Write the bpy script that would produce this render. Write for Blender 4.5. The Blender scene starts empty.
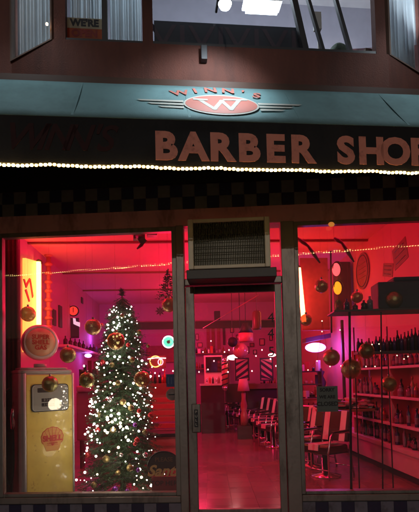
import bpy, bmesh, math, random
from mathutils import Vector, Matrix
random.seed(7)
R = math.radians
sc = bpy.context.scene
COL = sc.collection
V = Vector

# ------------------------------------------------------------------ camera numbers
FPX, PPY = 470.0, 358.0          # focal length and optical centre row in photo pixels
PITCH, ROLL = R(2.5), R(1.35)
EYE = V((0, 0, 1.5))
fwd = V((0, math.cos(PITCH), math.sin(PITCH)))
r0 = V((1, 0, 0)); u0 = V((0, -math.sin(PITCH), math.cos(PITCH)))
cr = r0*math.cos(ROLL) - u0*math.sin(ROLL)
cu = r0*math.sin(ROLL) + u0*math.cos(ROLL)
def ray(px, py):
    return (fwd*FPX + cr*(px-209.5) - cu*(py-PPY)).normalized()

# frames: (origin, along, inward)
def frame(o, deg):
    a = R(deg)
    return (V(o), V((math.cos(a), math.sin(a), 0)), V((-math.sin(a), math.cos(a), 0)))
FS = frame((0, 4.6, 0), -3.0)      # shop front plane
FA = frame((0, 3.3, 0), 5.6)       # awning front plane
FI = frame((0, 0, 0), 3.0)         # interior room
def hit(F, px, py, n=0.0):
    d = ray(px, py); o, u, w = F
    t = ((o + w*n - EYE).dot(w)) / d.dot(w)
    return EYE + d*t
def hitz(px, py, z):
    d = ray(px, py); return EYE + d*((z-EYE.z)/d.z)
def loc(F, p):
    q = V(p) - F[0]; return V((q.dot(F[1]), q.dot(F[2]), q.z))
def pt(F, u, n, z):
    return F[0] + F[1]*u + F[2]*n + V((0, 0, z))
def uz(F, px, py, n=0.0):
    q = loc(F, hit(F, px, py, n)); return q.x, q.z

# ------------------------------------------------------------------ materials
MATS = {}
def mat(name, col, rough=.6, metal=0.0, var=.12, scale=8.0, bump=0.0, bscale=60.0, emit=None, estr=0.0, spec=.5, coat=0.0, sample=True):
    if name in MATS: return MATS[name]
    m = bpy.data.materials.new(name); m.use_nodes = True
    nt = m.node_tree; b = nt.nodes['Principled BSDF']
    b.inputs['Roughness'].default_value = rough
    b.inputs['Metallic'].default_value = metal
    b.inputs['Specular IOR Level'].default_value = spec
    b.inputs['Coat Weight'].default_value = coat
    tc = nt.nodes.new('ShaderNodeTexCoord')
    nz = nt.nodes.new('ShaderNodeTexNoise'); nz.inputs['Scale'].default_value = scale; nz.inputs['Detail'].default_value = 6
    nt.links.new(tc.outputs['Object'], nz.inputs['Vector'])
    mx = nt.nodes.new('ShaderNodeMix'); mx.data_type = 'RGBA'
    c = col
    mx.inputs[6].default_value = (c[0]*(1-var), c[1]*(1-var), c[2]*(1-var), 1)
    mx.inputs[7].default_value = (min(1, c[0]*(1+var)), min(1, c[1]*(1+var)), min(1, c[2]*(1+var)), 1)
    nt.links.new(nz.outputs['Fac'], mx.inputs[0]); nt.links.new(mx.outputs[2], b.inputs['Base Color'])
    if bump:
        n2 = nt.nodes.new('ShaderNodeTexNoise'); n2.inputs['Scale'].default_value = bscale; n2.inputs['Detail'].default_value = 4
        nt.links.new(tc.outputs['Object'], n2.inputs['Vector'])
        bp = nt.nodes.new('ShaderNodeBump'); bp.inputs['Strength'].default_value = bump; bp.inputs['Distance'].default_value = .01
        nt.links.new(n2.outputs['Fac'], bp.inputs['Height']); nt.links.new(bp.outputs['Normal'], b.inputs['Normal'])
    if emit:
        b.inputs['Emission Color'].default_value = (*emit, 1); b.inputs['Emission Strength'].default_value = estr
        if not sample: m.cycles.emission_sampling = 'NONE'
    MATS[name] = m
    return m
def glass_mat(name, tint=(1, 1, 1), base=.05, rough=0.0, dirt=0.0):
    m = bpy.data.materials.new(name); m.use_nodes = True; nt = m.node_tree
    nt.nodes.clear()
    out = nt.nodes.new('ShaderNodeOutputMaterial')
    tr = nt.nodes.new('ShaderNodeBsdfTransparent'); tr.inputs[0].default_value = (*tint, 1)
    gl = nt.nodes.new('ShaderNodeBsdfGlossy'); gl.inputs['Roughness'].default_value = rough
    lw = nt.nodes.new('ShaderNodeLayerWeight'); lw.inputs[0].default_value = .5
    pw = nt.nodes.new('ShaderNodeMath'); pw.operation = 'POWER'; pw.inputs[1].default_value = 4
    ma = nt.nodes.new('ShaderNodeMath'); ma.operation = 'MULTIPLY_ADD'; ma.inputs[1].default_value = .8; ma.inputs[2].default_value = base
    mx = nt.nodes.new('ShaderNodeMixShader')
    nt.links.new(lw.outputs['Facing'], pw.inputs[0]); nt.links.new(pw.outputs[0], ma.inputs[0]); nt.links.new(ma.outputs[0], mx.inputs[0])
    nt.links.new(tr.outputs[0], mx.inputs[1]); nt.links.new(gl.outputs[0], mx.inputs[2])
    last = mx
    if dirt:
        df = nt.nodes.new('ShaderNodeBsdfDiffuse'); df.inputs[0].default_value = (.5, .5, .48, 1)
        nz = nt.nodes.new('ShaderNodeTexNoise'); nz.inputs['Scale'].default_value = 3; nz.inputs['Detail'].default_value = 8
        tc = nt.nodes.new('ShaderNodeTexCoord'); nt.links.new(tc.outputs['Object'], nz.inputs['Vector'])
        mm = nt.nodes.new('ShaderNodeMath'); mm.operation = 'MULTIPLY'; mm.inputs[1].default_value = dirt
        nt.links.new(nz.outputs['Fac'], mm.inputs[0])
        m2 = nt.nodes.new('ShaderNodeMixShader'); nt.links.new(mm.outputs[0], m2.inputs[0])
        nt.links.new(mx.outputs[0], m2.inputs[1]); nt.links.new(df.outputs[0], m2.inputs[2]); last = m2
    nt.links.new(last.outputs[0], out.inputs[0])
    MATS[name] = m
    return m

GLASS = glass_mat('window_glass', (.93, .93, .93), .075, 0, .05)
M = dict(
 stucco=mat('maroon_stucco', (.12, .036, .024), .8, bump=.5, bscale=90, var=.2, scale=3),
 metal=mat('dull_aluminium', (.23, .205, .19), .45, .5, var=.25, scale=5, bump=.1, bscale=30),
 darkmetal=mat('dark_metal', (.05, .05, .055), .5, .3),
 blackpaint=mat('black_paint', (.02, .02, .022), .4),
 header=mat('header_paint', (.62, .30, .34), .6, var=.2, scale=4, bump=.2),
 aw_blue=mat('blue_canvas', (.16, .29, .31), .8, var=.13, scale=4, bump=.4, bscale=200),
 aw_black=mat('black_canvas', (.013, .013, .016), .8, var=.3, scale=6, bump=.3, bscale=150),
 letter=mat('faded_red_lettering', (1.0, .34, .24), .6, var=.12, scale=20),
 letterdim=mat('worn_dark_red_lettering', (.04, .008, .009), .8, var=.5, scale=25),
 cream=mat('cream_print', (.48, .48, .44), .6),
 logored=mat('logo_red', (.50, .17, .14), .6),
 tile_w=mat('pale_tile', (.19, .18, .23), .3, var=.15, scale=20),
 tile_b=mat('navy_tile', (.03, .03, .07), .3, var=.2, scale=20),
 ceil=mat('ceiling_paint', (.70, .26, .32), .7, var=.06, scale=3),
 wall=mat('interior_wall_paint', (.52, .17, .20), .7, var=.1, scale=2, bump=.1),
 wallp=mat('lilac_wall_paint', (.50, .24, .42), .7, var=.1, scale=2, bump=.1),
 chrome=mat('chrome', (.7, .7, .72), .15, 1.0),
 blackvinyl=mat('black_vinyl', (.02, .018, .02), .3, coat=.3),
 whitevinyl=mat('white_vinyl', (.75, .72, .7), .35, coat=.3),
 yellow=mat('pump_yellow', (.86, .62, .13), .36, var=.22, scale=7, coat=.3),
 pumpgrey=mat('pump_grey_enamel', (.42, .38, .36), .35, var=.15, coat=.2),
 pumpred=mat('pump_red', (.62, .04, .03), .4),
 pumpor=mat('pump_orange', (.72, .32, .07), .4),
 globe=mat('frosted_globe', (.80, .66, .60), .35, var=.15, scale=12, coat=.5),
 globeface=mat('globe_orange_face', (.85, .45, .26), .4, var=.15, scale=12),
 white=mat('white_paint', (.75, .74, .72), .45),
 rubber=mat('rubber', (.025, .025, .025), .6),
 fir=mat('fir_needles', (.05, .105, .05), .6, var=.45, scale=9),
 bark=mat('bark', (.10, .06, .035), .8, bump=.5),
 gold=mat('gold_bauble', (.26, .21, .09), .36, .55, var=.35, scale=25, bump=.6, bscale=45),
 redb=mat('red_bauble', (.55, .04, .05), .2, .4),
 silverb=mat('silver_bauble', (.6, .6, .62), .2, .9),
 purpleb=mat('purple_bauble', (.25, .06, .45), .2, .5),
 wood=mat('red_brown_wood', (.22, .08, .05), .5, var=.3, scale=5),
 dark=mat('dark_brown_laminate', (.045, .03, .03), .45, var=.3, scale=5),
 poster=mat('poster_red', (.30, .08, .10), .6, var=.3, scale=10),
 blue=mat('blue_sticker', (.05, .09, .35), .5),
 paper=mat('paper', (.6, .6, .55), .6, var=.1),
 signgreen=mat('grey_green_card', (.22, .27, .26), .6, var=.1),
 ink=mat('ink', (.02, .02, .03), .6),
 goldink=mat('gold_lettering', (.8, .52, .2), .45),
 pinkg=mat('pink_enamel', (.6, .25, .28), .4),
 magenta=mat('magenta_paper', (.6, .2, .3), .6, var=.4, scale=20),
 concrete=mat('concrete_pavement', (.28, .27, .26), .8, var=.15, scale=2, bump=.4),
 asphalt=mat('asphalt', (.05, .05, .05), .85, var=.2, bump=.5),
)
def em(name, col, s, sample=True):
    return mat(name, (.8*col[0], .8*col[1], .8*col[2]), .4, emit=col, estr=s, var=.02, sample=sample)
E = dict(
 rope=em('rope_light_glow', (1, .66, .22), 24),
 tree=em('warm_fairy_glow', (1, .80, .52), 5, False),
 treeb=em('cool_fairy_glow', (1, .93, .82), 18, False),
 neonred=em('red_neon_glow', (1, .03, .06), 26),
 neonorange=em('orange_neon_glow', (1, .36, .06), 20),
 neonhot=em('pink_white_neon_glow', (1, .13, .05), 26),
 flood=em('red_flood_neon_glow', (1, .010, .11), 48),
 lightbox=em('lit_sign_glow', (1, .45, .08), 2.1),
 violet=em('violet_lamp_glow', (.62, .22, 1), 7),
 tlred=em('traffic_red_glow', (1, .09, .10), 2.2),
 tlamber=em('traffic_amber_glow', (1, .26, .01), 2.2),
 green=em('green_neon_glow', (.06, .75, .40), 1.6),
 wring=em('white_neon_glow', (1, .85, .85), 3.0),
 fluo=em('fluorescent_glow', (.72, .88, 1), 16),
 flodlamp=em('floodlamp_glow', (.85, .95, 1), 60),
 pinklamp=em('pink_lamp_glow', (1, .55, .5), 8),
 yel=em('yellow_neon_glow', (1, .55, .12), 4),
 pnk=em('pink_neon_glow', (1, .25, .35), 5),
 clockr=em('red_clock_glow', (1, .06, .04), 1.0),
)
def grime(m, col, scale=3, lo=.55, hi=.7, amt=.8, stretch=(1, 1, 1)):
    nt = m.node_tree; b = nt.nodes['Principled BSDF']; src = b.inputs['Base Color'].links[0].from_socket
    tc = nt.nodes.new('ShaderNodeTexCoord'); mp = nt.nodes.new('ShaderNodeMapping'); mp.inputs['Scale'].default_value = stretch
    nz = nt.nodes.new('ShaderNodeTexNoise'); nz.inputs['Scale'].default_value = scale; nz.inputs['Detail'].default_value = 9; nz.inputs['Roughness'].default_value = .7
    nt.links.new(tc.outputs['Object'], mp.inputs[0]); nt.links.new(mp.outputs[0], nz.inputs['Vector'])
    mr = nt.nodes.new('ShaderNodeMapRange'); mr.inputs[1].default_value = lo; mr.inputs[2].default_value = hi; mr.inputs[4].default_value = amt; nt.links.new(nz.outputs['Fac'], mr.inputs[0])
    mx = nt.nodes.new('ShaderNodeMix'); mx.data_type = 'RGBA'; nt.links.new(mr.outputs[0], mx.inputs[0]); nt.links.new(src, mx.inputs[6]); mx.inputs[7].default_value = (*col, 1)
    nt.links.new(mx.outputs[2], b.inputs['Base Color'])
grime(M['yellow'], (.30, .15, .04), 9, .60, .68, .8); grime(M['yellow'], (.5, .33, .1), 2.5, .45, .7, .6, (1, 1, .4))
grime(M['pumpgrey'], (.16, .09, .06), 8, .58, .66, .8)
grime(M['stucco'], (.05, .018, .014), 2.2, .42, .68, .75, (1.5, 1.5, .35)); grime(M['stucco'], (.18, .07, .05), 14, .62, .7, .5)
grime(M['metal'], (.09, .075, .065), 7, .5, .66, .8, (1, 1, .3))
grime(M['aw_blue'], (.08, .14, .14), 1.6, .48, .72, .7, (1, 1, .5)); grime(M['letter'], (.4, .1, .07), 11, .52, .66, .5)
grime(M['aw_black'], (.035, .03, .03), 3, .5, .75, .8, (1, 1, .3))
grime(M['header'], (.12, .05, .05), 3, .5, .7, .8, (1.4, 1.4, .5)); grime(M['tile_w'], (.07, .06, .07), 8, .5, .65, .7)
def floor_mat():
    m = bpy.data.materials.new('shop_floor_tiles'); m.use_nodes = True; nt = m.node_tree; b = nt.nodes['Principled BSDF']
    tc = nt.nodes.new('ShaderNodeTexCoord')
    br = nt.nodes.new('ShaderNodeTexBrick'); br.offset = 0; br.inputs['Scale'].default_value = 1
    br.inputs['Brick Width'].default_value = .305; br.inputs['Row Height'].default_value = .305; br.inputs['Mortar Size'].default_value = .004
    br.inputs['Color1'].default_value = (.30, .14, .17, 1); br.inputs['Color2'].default_value = (.22, .10, .13, 1); br.inputs['Mortar'].default_value = (.16, .08, .09, 1)
    nt.links.new(tc.outputs['Object'], br.inputs['Vector']); 
    nz = nt.nodes.new('ShaderNodeTexNoise'); nz.inputs['Scale'].default_value = 1.4; nz.inputs['Detail'].default_value = 6
    nt.links.new(tc.outputs['Object'], nz.inputs['Vector'])
    mx = nt.nodes.new('ShaderNodeMix'); mx.data_type = 'RGBA'; mx.blend_type = 'MULTIPLY'; mx.inputs[0].default_value = .3
    nt.links.new(br.outputs['Color'], mx.inputs[6]); nt.links.new(nz.outputs['Color'], mx.inputs[7]); nt.links.new(mx.outputs[2], b.inputs['Base Color'])
    mr = nt.nodes.new('ShaderNodeMapRange'); mr.inputs[3].default_value = .08; mr.inputs[4].default_value = .34
    nt.links.new(nz.outputs['Fac'], mr.inputs[0]); nt.links.new(mr.outputs[0], b.inputs['Roughness'])
    n2 = nt.nodes.new('ShaderNodeTexNoise'); n2.inputs['Scale'].default_value = 7
    nt.links.new(tc.outputs['Object'], n2.inputs['Vector'])
    bp = nt.nodes.new('ShaderNodeBump'); bp.inputs['Strength'].default_value = .15; bp.inputs['Distance'].default_value = .01
    nt.links.new(n2.outputs['Fac'], bp.inputs['Height']); nt.links.new(bp.outputs['Normal'], b.inputs['Normal'])
    return m
M['floor'] = floor_mat()
def curtain_mat():
    m = mat('blue_grey_curtain', (.50, .60, .66), .8, var=.3, scale=6, bump=.3, bscale=25)
    nt = m.node_tree; out = [n for n in nt.nodes if n.type == 'OUTPUT_MATERIAL'][0]; b = nt.nodes['Principled BSDF']
    tl_ = nt.nodes.new('ShaderNodeBsdfTranslucent'); tl_.inputs[0].default_value = (.6, .7, .75, 1)
    mx = nt.nodes.new('ShaderNodeMixShader'); mx.inputs[0].default_value = .5
    nt.links.new(b.outputs[0], mx.inputs[1]); nt.links.new(tl_.outputs[0], mx.inputs[2]); nt.links.new(mx.outputs[0], out.inputs[0])
    return m
M['curtain'] = curtain_mat()

# ------------------------------------------------------------------ mesh builder
class MB:
    def __init__(s): s.bm = bmesh.new(); s.mi = 0
    def face(s, pts):
        f = s.bm.faces.new([s.bm.verts.new(p) for p in pts]); f.material_index = s.mi; return s
    def hexa(s, a, b):     # two matching rings of points (bottom, top)
        va = [s.bm.verts.new(p) for p in a]; vb = [s.bm.verts.new(p) for p in b]; n = len(a)
        fs = [s.bm.faces.new(va[::-1]), s.bm.faces.new(vb)]
        for i in range(n): fs.append(s.bm.faces.new((va[i], va[(i+1) % n], vb[(i+1) % n], vb[i])))
        for f in fs: f.material_index = s.mi
        return s
    def box(s, c, d, rz=0, F=None):
        # box centred at c with dims d; in frame F if given (u,n,z)
        x, y, z = d[0]/2, d[1]/2, d[2]/2
        m = Matrix.Rotation(rz, 3, 'Z')
        def T(p):
            q = V(c) + m @ V(p)
            return pt(F, q.x, q.y, q.z) if F else q
        a = [T((-x, -y, -z)), T((x, -y, -z)), T((x, y, -z)), T((-x, y, -z))]
        b = [T((-x, -y, z)), T((x, -y, z)), T((x, y, z)), T((-x, y, z))]
        return s.hexa(a, b)
    def span(s, F, u0, u1, n0, n1, z0, z1):
        return s.box(((u0+u1)/2, (n0+n1)/2, (z0+z1)/2), (abs(u1-u0), abs(n1-n0), abs(z1-z0)), 0, F)
    def slab(s, pts, th, dirn):       # polygon pts extruded by th along dirn
        d = V(dirn).normalized()*th
        return s.hexa([V(p) for p in pts], [V(p)+d for p in pts])
    def tube(s, pts, r, seg=8, cap=True):
        pts = [V(p) for p in pts]; rings = []
        rs = r if isinstance(r, (list, tuple)) else [r]*len(pts)
        for i, p in enumerate(pts):
            t = (pts[min(i+1, len(pts)-1)] - pts[max(i-1, 0)])
            if t.length < 1e-9: t = V((0, 0, 1))
            t.normalize()
            a = V((0, 0, 1)) if abs(t.z) < .9 else V((1, 0, 0))
            x = t.cross(a).normalized(); y = t.cross(x)
            rings.append([s.bm.verts.new(p + (x*math.cos(k*math.tau/seg) + y*math.sin(k*math.tau/seg))*rs[i]) for k in range(seg)])
        for i in range(len(rings)-1):
            for k in range(seg):
                f = s.bm.faces.new((rings[i][k], rings[i][(k+1) % seg], rings[i+1][(k+1) % seg], rings[i+1][k])); f.smooth = True; f.material_index = s.mi
        if cap:
            f = s.bm.faces.new(rings[0][::-1]); f.material_index = s.mi
            f = s.bm.faces.new(rings[-1]); f.material_index = s.mi
        return s
    def lathe(s, c, prof, seg=16, axis=None, smooth=True):
        c = V(c); ax = V(axis).normalized() if axis is not None else V((0, 0, 1))
        a = V((1, 0, 0)) if abs(ax.z) > .9 else V((0, 0, 1))
        x = ax.cross(a).normalized(); y = ax.cross(x)
        rings = []
        for (r, h) in prof:
            if r < 1e-5: rings.append([s.bm.verts.new(c + ax*h)])
            else: rings.append([s.bm.verts.new(c + ax*h + (x*math.cos(k*math.tau/seg)+y*math.sin(k*math.tau/seg))*r) for k in range(seg)])
        for i in range(len(rings)-1):
            A, B = rings[i], rings[i+1]
            for k in range(seg):
                k2 = (k+1) % seg
                if len(A) == 1 and len(B) == 1: continue
                if len(A) == 1: f = s.bm.faces.new((A[0], B[k2], B[k]))
                elif len(B) == 1: f = s.bm.faces.new((A[k], A[k2], B[0]))
                else: f = s.bm.faces.new((A[k], A[k2], B[k2], B[k]))
                f.smooth = smooth; f.material_index = s.mi
        return s
    def sphere(s, c, r, seg=12, sx=1, sy=1, sz=1):
        n = max(4, seg//2)
        c = V(c); rings = []
        for i in range(n+1):
            th = math.pi*i/n
            if i in (0, n): rings.append([s.bm.verts.new(c + V((0, 0, r*sz*math.cos(th))))])
            else: rings.append([s.bm.verts.new(c + V((r*sx*math.sin(th)*math.cos(k*math.tau/seg), r*sy*math.sin(th)*math.sin(k*math.tau/seg), r*sz*math.cos(th)))) for k in range(seg)])
        for i in range(n):
            A, B = rings[i], rings[i+1]
            for k in range(seg):
                k2 = (k+1) % seg
                if len(A) == 1: f = s.bm.faces.new((A[0], B[k], B[k2]))
                elif len(B) == 1: f = s.bm.faces.new((A[k], B[0], A[k2]))
                else: f = s.bm.faces.new((A[k], B[k], B[k2], A[k2]))
                f.smooth = True; f.material_index = s.mi
        return s
    def build(s, name, m, parent=None, bevel=0, recalc=True):
        if recalc: bmesh.ops.recalc_face_normals(s.bm, faces=s.bm.faces)
        if parent is not None:
            mw = rootmat(parent).inverted()
            bmesh.ops.transform(s.bm, matrix=mw, verts=s.bm.verts)
        elif True:
            # top-level mesh: put origin at its base centre
            lo = V((1e9,)*3); hi = V((-1e9,)*3)
            for v in s.bm.verts:
                for i in range(3): lo[i] = min(lo[i], v.co[i]); hi[i] = max(hi[i], v.co[i])
            c = V(((lo.x+hi.x)/2, (lo.y+hi.y)/2, lo.z))
            bmesh.ops.translate(s.bm, vec=-c, verts=s.bm.verts)
        me = bpy.data.meshes.new(name); s.bm.to_mesh(me); s.bm.free()
        o = bpy.data.objects.new(name, me); COL.objects.link(o)
        for mm in (m if isinstance(m, (list, tuple)) else [m]): me.materials.append(mm)
        if parent is not None: o.parent = parent
        else: o.location = c
        if bevel:
            bv = o.modifiers.new('bevel', 'BEVEL'); bv.width = bevel; bv.segments = 2; bv.limit_method = 'ANGLE'
        return o
def rootmat(o):
    m = Matrix.Translation(o.location) @ o.rotation_euler.to_matrix().to_4x4()
    if o.parent: m = rootmat(o.parent) @ m
    return m
def tag(o, label=None, cat=None, group=None, kind=None):
    if label: o['label'] = label
    if cat: o['category'] = cat
    if group: o['group'] = group
    if kind: o['kind'] = kind
    return o
def thing(name, label, cat, p=(0, 0, 0), rz=0, group=None):
    o = bpy.data.objects.new(name, None); COL.objects.link(o)
    o.location = p; o.rotation_euler = (0, 0, rz); o.empty_display_size = .1
    return tag(o, label, cat, group)
def copy_tree(o, parent=None):
    c = o.copy(); COL.objects.link(c); c.parent = parent
    for ch in list(o.children): copy_tree(ch, c)
    return c
def text_part(name, body, m, F, pxy, size, n, parent, depth=.004, align='CENTER', shear=0, offset=0.0, rot=0, sx=1.0, slope=None, faceout=True, origin=None, basis=None):
    cu_ = bpy.data.curves.new(name, 'FONT'); cu_.body = body; cu_.size = size; cu_.extrude = depth; cu_.align_x = align; cu_.align_y = 'CENTER'
    cu_.shear = shear; cu_.offset = offset; cu_.resolution_u = 4
    t = bpy.data.objects.new(name+'_tmp', cu_); COL.objects.link(t)
    bpy.context.view_layer.update()
    me = bpy.data.meshes.new_from_object(t.evaluated_get(bpy.context.evaluated_depsgraph_get()))
    bpy.data.objects.remove(t)
    # basis: x -> along, y -> up vec, z -> outward
    if basis is None:
        ux = F[1]; uy = V((0, 0, 1)); uz_ = -F[2]
    else: ux, uy, uz_ = basis
    org = origin if origin is not None else hit(F, pxy[0], pxy[1], n)
    rm = Matrix.Rotation(rot, 3, 'Z')
    inv = rootmat(parent).inverted() if parent is not None else Matrix.Identity(4)
    for v in me.vertices:
        q = rm @ V((v.co.x*sx, v.co.y, v.co.z))
        v.co = inv @ (org + ux*q.x + uy*q.y + uz_*q.z)
    me.name = name
    o = bpy.data.objects.new(name, me); COL.objects.link(o); me.materials.clear(); me.materials.append(m)
    if parent is not None: o.parent = parent
    return o
def light(name, kind, p, energy, col, size=.1, rot=None, spot=None, blend=.5):
    l = bpy.data.lights.new(name, kind); l.energy = energy; l.color = col
    if kind == 'AREA': l.size = size
    else: l.shadow_soft_size = size
    if spot: l.spot_size = spot; l.spot_blend = blend
    o = bpy.data.objects.new(name, l); COL.objects.link(o); o.location = p
    if rot is not None: o.rotation_euler = rot
    return o
def aim(o, target):
    d = V(target) - V(o.location); o.rotation_euler = d.to_track_quat('-Z', 'Y').to_euler()

# ================================================================== GROUND
g = MB(); g.box((0, 0, -.05), (600, 600, .1)); g = g.build('ground', M['concrete']); tag(g, kind='structure')
g = MB(); g.box((0, -8, .0), (500, 9, .008)); g = g.build('road', M['asphalt']); tag(g, kind='structure')
g = MB(); g.box((0, -3.4, .06), (500, .16, .12)); g = g.build('kerb', M['concrete']); tag(g, kind='structure')

ob = thing('opposite_building', 'low dark brick building across the street behind the viewer', 'building', (0, -20, 0))
b = MB(); b.box((0, -22, 2.1), (90, 4, 4.2)); b.build('wall', mat('dark_brick', (.06, .035, .03), .8, var=.4, bump=.5), ob)
for i in range(14):
    b = MB(); b.box((-39+i*6, -19.985, 1.7), (2.2, .03, 1.5)); b.build('window', mat('night_window', (.02, .02, .025), .1), ob)
b = MB(); b.box((0, -21.9, 4.3), (90.6, 4.4, .19)); b.build('roof_edge', M['concrete'], ob)

# ================================================================== INTERIOR SHELL (room frame: u across, v deep)
UL, UR, VB, ZC = -2.75, 3.42, 15.4, 4.0
f = MB(); f.span(FI, -4.5, 4.8, 4.7, VB+.2, .0, .012); f = f.build('floor', M['floor']); tag(f, kind='structure')
f = MB(); f.span(FI, -4.5, 4.8, 4.9, VB+.2, ZC, ZC+.1)
f = f.build('ceiling', M['ceil']); tag(f, kind='structure')
f = MB()
for v in (8.4, 10.8, 12.9): f.span(FI, UL, UR, v, v+.05, ZC-.035, ZC-.002)
f = f.build('ceiling_beams', M['wood']); tag(f, kind='structure')
f = MB(); f.span(FI, UL-.12, UL, 4.95, VB, .012, ZC); f = f.build('wall_left', M['wallp']); tag(f, kind='structure')
f = MB(); f.span(FI, UR, UR+.12, 4.95, VB, .012, ZC); f = f.build('wall_right', M['wall']); tag(f, kind='structure')
f = MB(); f.span(FI, UL-.12, UR+.12, VB, VB+.12, .012, ZC); f = f.build('wall_back', M['wallp']); tag(f, kind='structure')

# ================================================================== BUILDING FRONT
bld = thing('shop_building', 'maroon two storey shop building with red lit window front and upstairs bay', 'building', (0, 4.1, 0))
def SU(px, py, n=0): return uz(FS, px, py, n)
zs = SU(100, 496)[1]              # sill top
zh = SU(90, 235)[1]               # glass head
zfl = SU(60, 207)[1] + .05
uL0 = -4.6; uR0 = 4.6
uPL0, uPL1 = SU(179, 380)[0], SU(187, 380)[0]     # left jamb of the door
uM0, uM1 = SU(284.5, 380)[0], SU(298, 380)[0]      # mullion right of the door
uWL = SU(4, 380)[0]                                # left edge of left window
zdoor = SU(235, 289)[1]
# bulkhead below the windows (not in the doorway), with chequer tiles
bk = MB()
bk.span(FS, uL0, uPL0, .0, .16, 0, zs-.07); bk.span(FS, uM1, uR0, .0, .16, 0, zs-.07)
bk = bk.build('bulkhead', M['blackpaint'], bld)
T = .122
def tilerow(ua, ub, phase):
    tl = MB()
    nrow = int((zs-.09)/T)
    k = 0; u = ua
    while u < ub:
        for r in range(nrow):
            tl.mi = 1 if (k + r + phase) % 2 else 0
            e = min(u+T, ub)
            tl.span(FS, u+.001, e-.001, -.012, -.002, zs-.075-(r+1)*T+.001, zs-.075-r*T-.001)
        u += T; k += 1
    tl.build('chequer_tiles', [M['tile_w'], M['tile_b']], bk)
tilerow(uPL0-T*22, uPL0, 1); tilerow(uM1+.005, uM1+.005+T*22, 0)
sl = MB(); sl.span(FS, uL0, uPL0, -.05, .2, zs-.06, zs); sl.span(FS, uM1, uR0, -.05, .2, zs-.06, zs)
sl.build('window_sill', M['metal'], bld, bevel=.006)
# header
hd = MB(); hd.span(FS, uL0, uR0, -.02, .16, zh+.045, zfl+1.4); hd = hd.build('header', M['header'], bld)
zck = SU(210, 209)[1]
tl = MB()
for k in range(74):
    for rr0 in range(2):
        tl.mi = (k+rr0) % 2; uu0 = -4.5+k*T; tl.span(FS, uu0+.001, uu0+T-.001, -.031, -.021, zck+rr0*T+.001, zck+(rr0+1)*T-.001)
tl.build('chequer_band', [mat('grimy_pale_tile', (.16, .16, .16), .4, var=.3, scale=20), M['tile_b']], hd)
sg = MB(); sg.span(FS, uL0, uR0, -.05, -.021, zck+2*T+.004, zck+2*T+.4); sg.build('soffit_board', M['blackpaint'], hd)
hs = MB(); hs.span(FS, uL0, uR0, .17, .24, zh+.2, ZC); hs.build('inner_header_panel', M['wall'], bld)
# left pier beyond the window
pr = MB(); pr.span(FS, uL0, uWL-.05, -.015, .03, zs, zh+.045); pr.build('pier', M['stucco'], bld)
# window frames
def win_frame(ua, ub, za, zb, w=.045, n0=-.02, n1=.05):
    fr = MB()
    fr.span(FS, ua, ua+w, n0, n1, za, zb); fr.span(FS, ub-w, ub, n0, n1, za, zb)
    fr.span(FS, ua+w, ub-w, n0, n1, za, za+w*.7); fr.span(FS, ua+w, ub-w, n0, n1, zb-w, zb)
    return fr
w1 = win_frame(uWL-.05, uPL0, zs, zh+.045).build('window_frame', M['metal'], bld, bevel=.004)
g_ = MB(); g_.span(FS, uWL-.02, uPL0-.03, .012, .018, zs+.02, zh+.01); g_.build('glass_pane', GLASS, w1)
w2 = win_frame(uM1, uR0-.6, zs, zh+.045, .04).build('window_frame', M['metal'], bld, bevel=.004)
g_ = MB(); g_.span(FS, uM1+.02, uR0-.62, .012, .018, zs+.02, zh+.01); g_.build('glass_pane', GLASS, w2)
# door jambs and transom
dj = MB()
dj.span(FS, uPL0, uPL1, -.05, .07, 0, zh+.045); dj.span(FS, uM0, uM1, -.05, .07, 0, zh+.045)
dj.span(FS, uPL1, uM0, -.03, .06, zdoor+.045, zdoor+.11)
dj.build('door_frame', M['metal'], bld, bevel=.006)
tg = MB(); tg.span(FS, uPL1, uM0, .012, .018, zdoor+.11, zh+.04); tg.build('transom_glass', GLASS, bld)
# glass door
dr = MB(); dw = SU(196, 380)[0]; dw2 = SU(277, 380)[0]
dr.span(FS, uPL1+.004, dw, -.012, .035, .02, zdoor+.035); dr.span(FS, dw2, uM0-.004, -.012, .035, .02, zdoor+.035)
dr.span(FS, dw, dw2, -.012, .035, zdoor-.035, zdoor+.035); dr.span(FS, dw, dw2, -.012, .035, .02, .24)
dr = dr.build('door', M['metal'], bld, bevel=.005)
g_ = MB(); g_.span(FS, dw, dw2, .008, .014, .24, zdoor-.035); g_.build('door_glass', GLASS, dr)
u_, z_ = SU(196.5, 418)
lk = MB(); lk.span(FS, u_-.045, u_+.045, -.032, -.0125, z_-.14, z_+.14); lk = lk.build('lock_plate', M['metal'], dr, bevel=.01)
lb = MB(); lb.span(FS, u_-.018, u_+.018, -.036, -.0325, z_-.085, z_+.085); lb = lb.build('pull_label', M['ink'], lk)
for i, c in enumerate('PULL'):
    text_part('lettering', c, M['paper'], FS, None, .036, 0, lb, .001, origin=pt(FS, u_, -.0375, z_+.06-.04*i))
# house number on the door glass
for px, py, c in ((271, 318, '4'), (271, 334, '4'), (271.5, 352, '5')):
    text_part('door_number', c, M['ink'], FS, (px, py), .135, .004, dr, .001)
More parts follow.
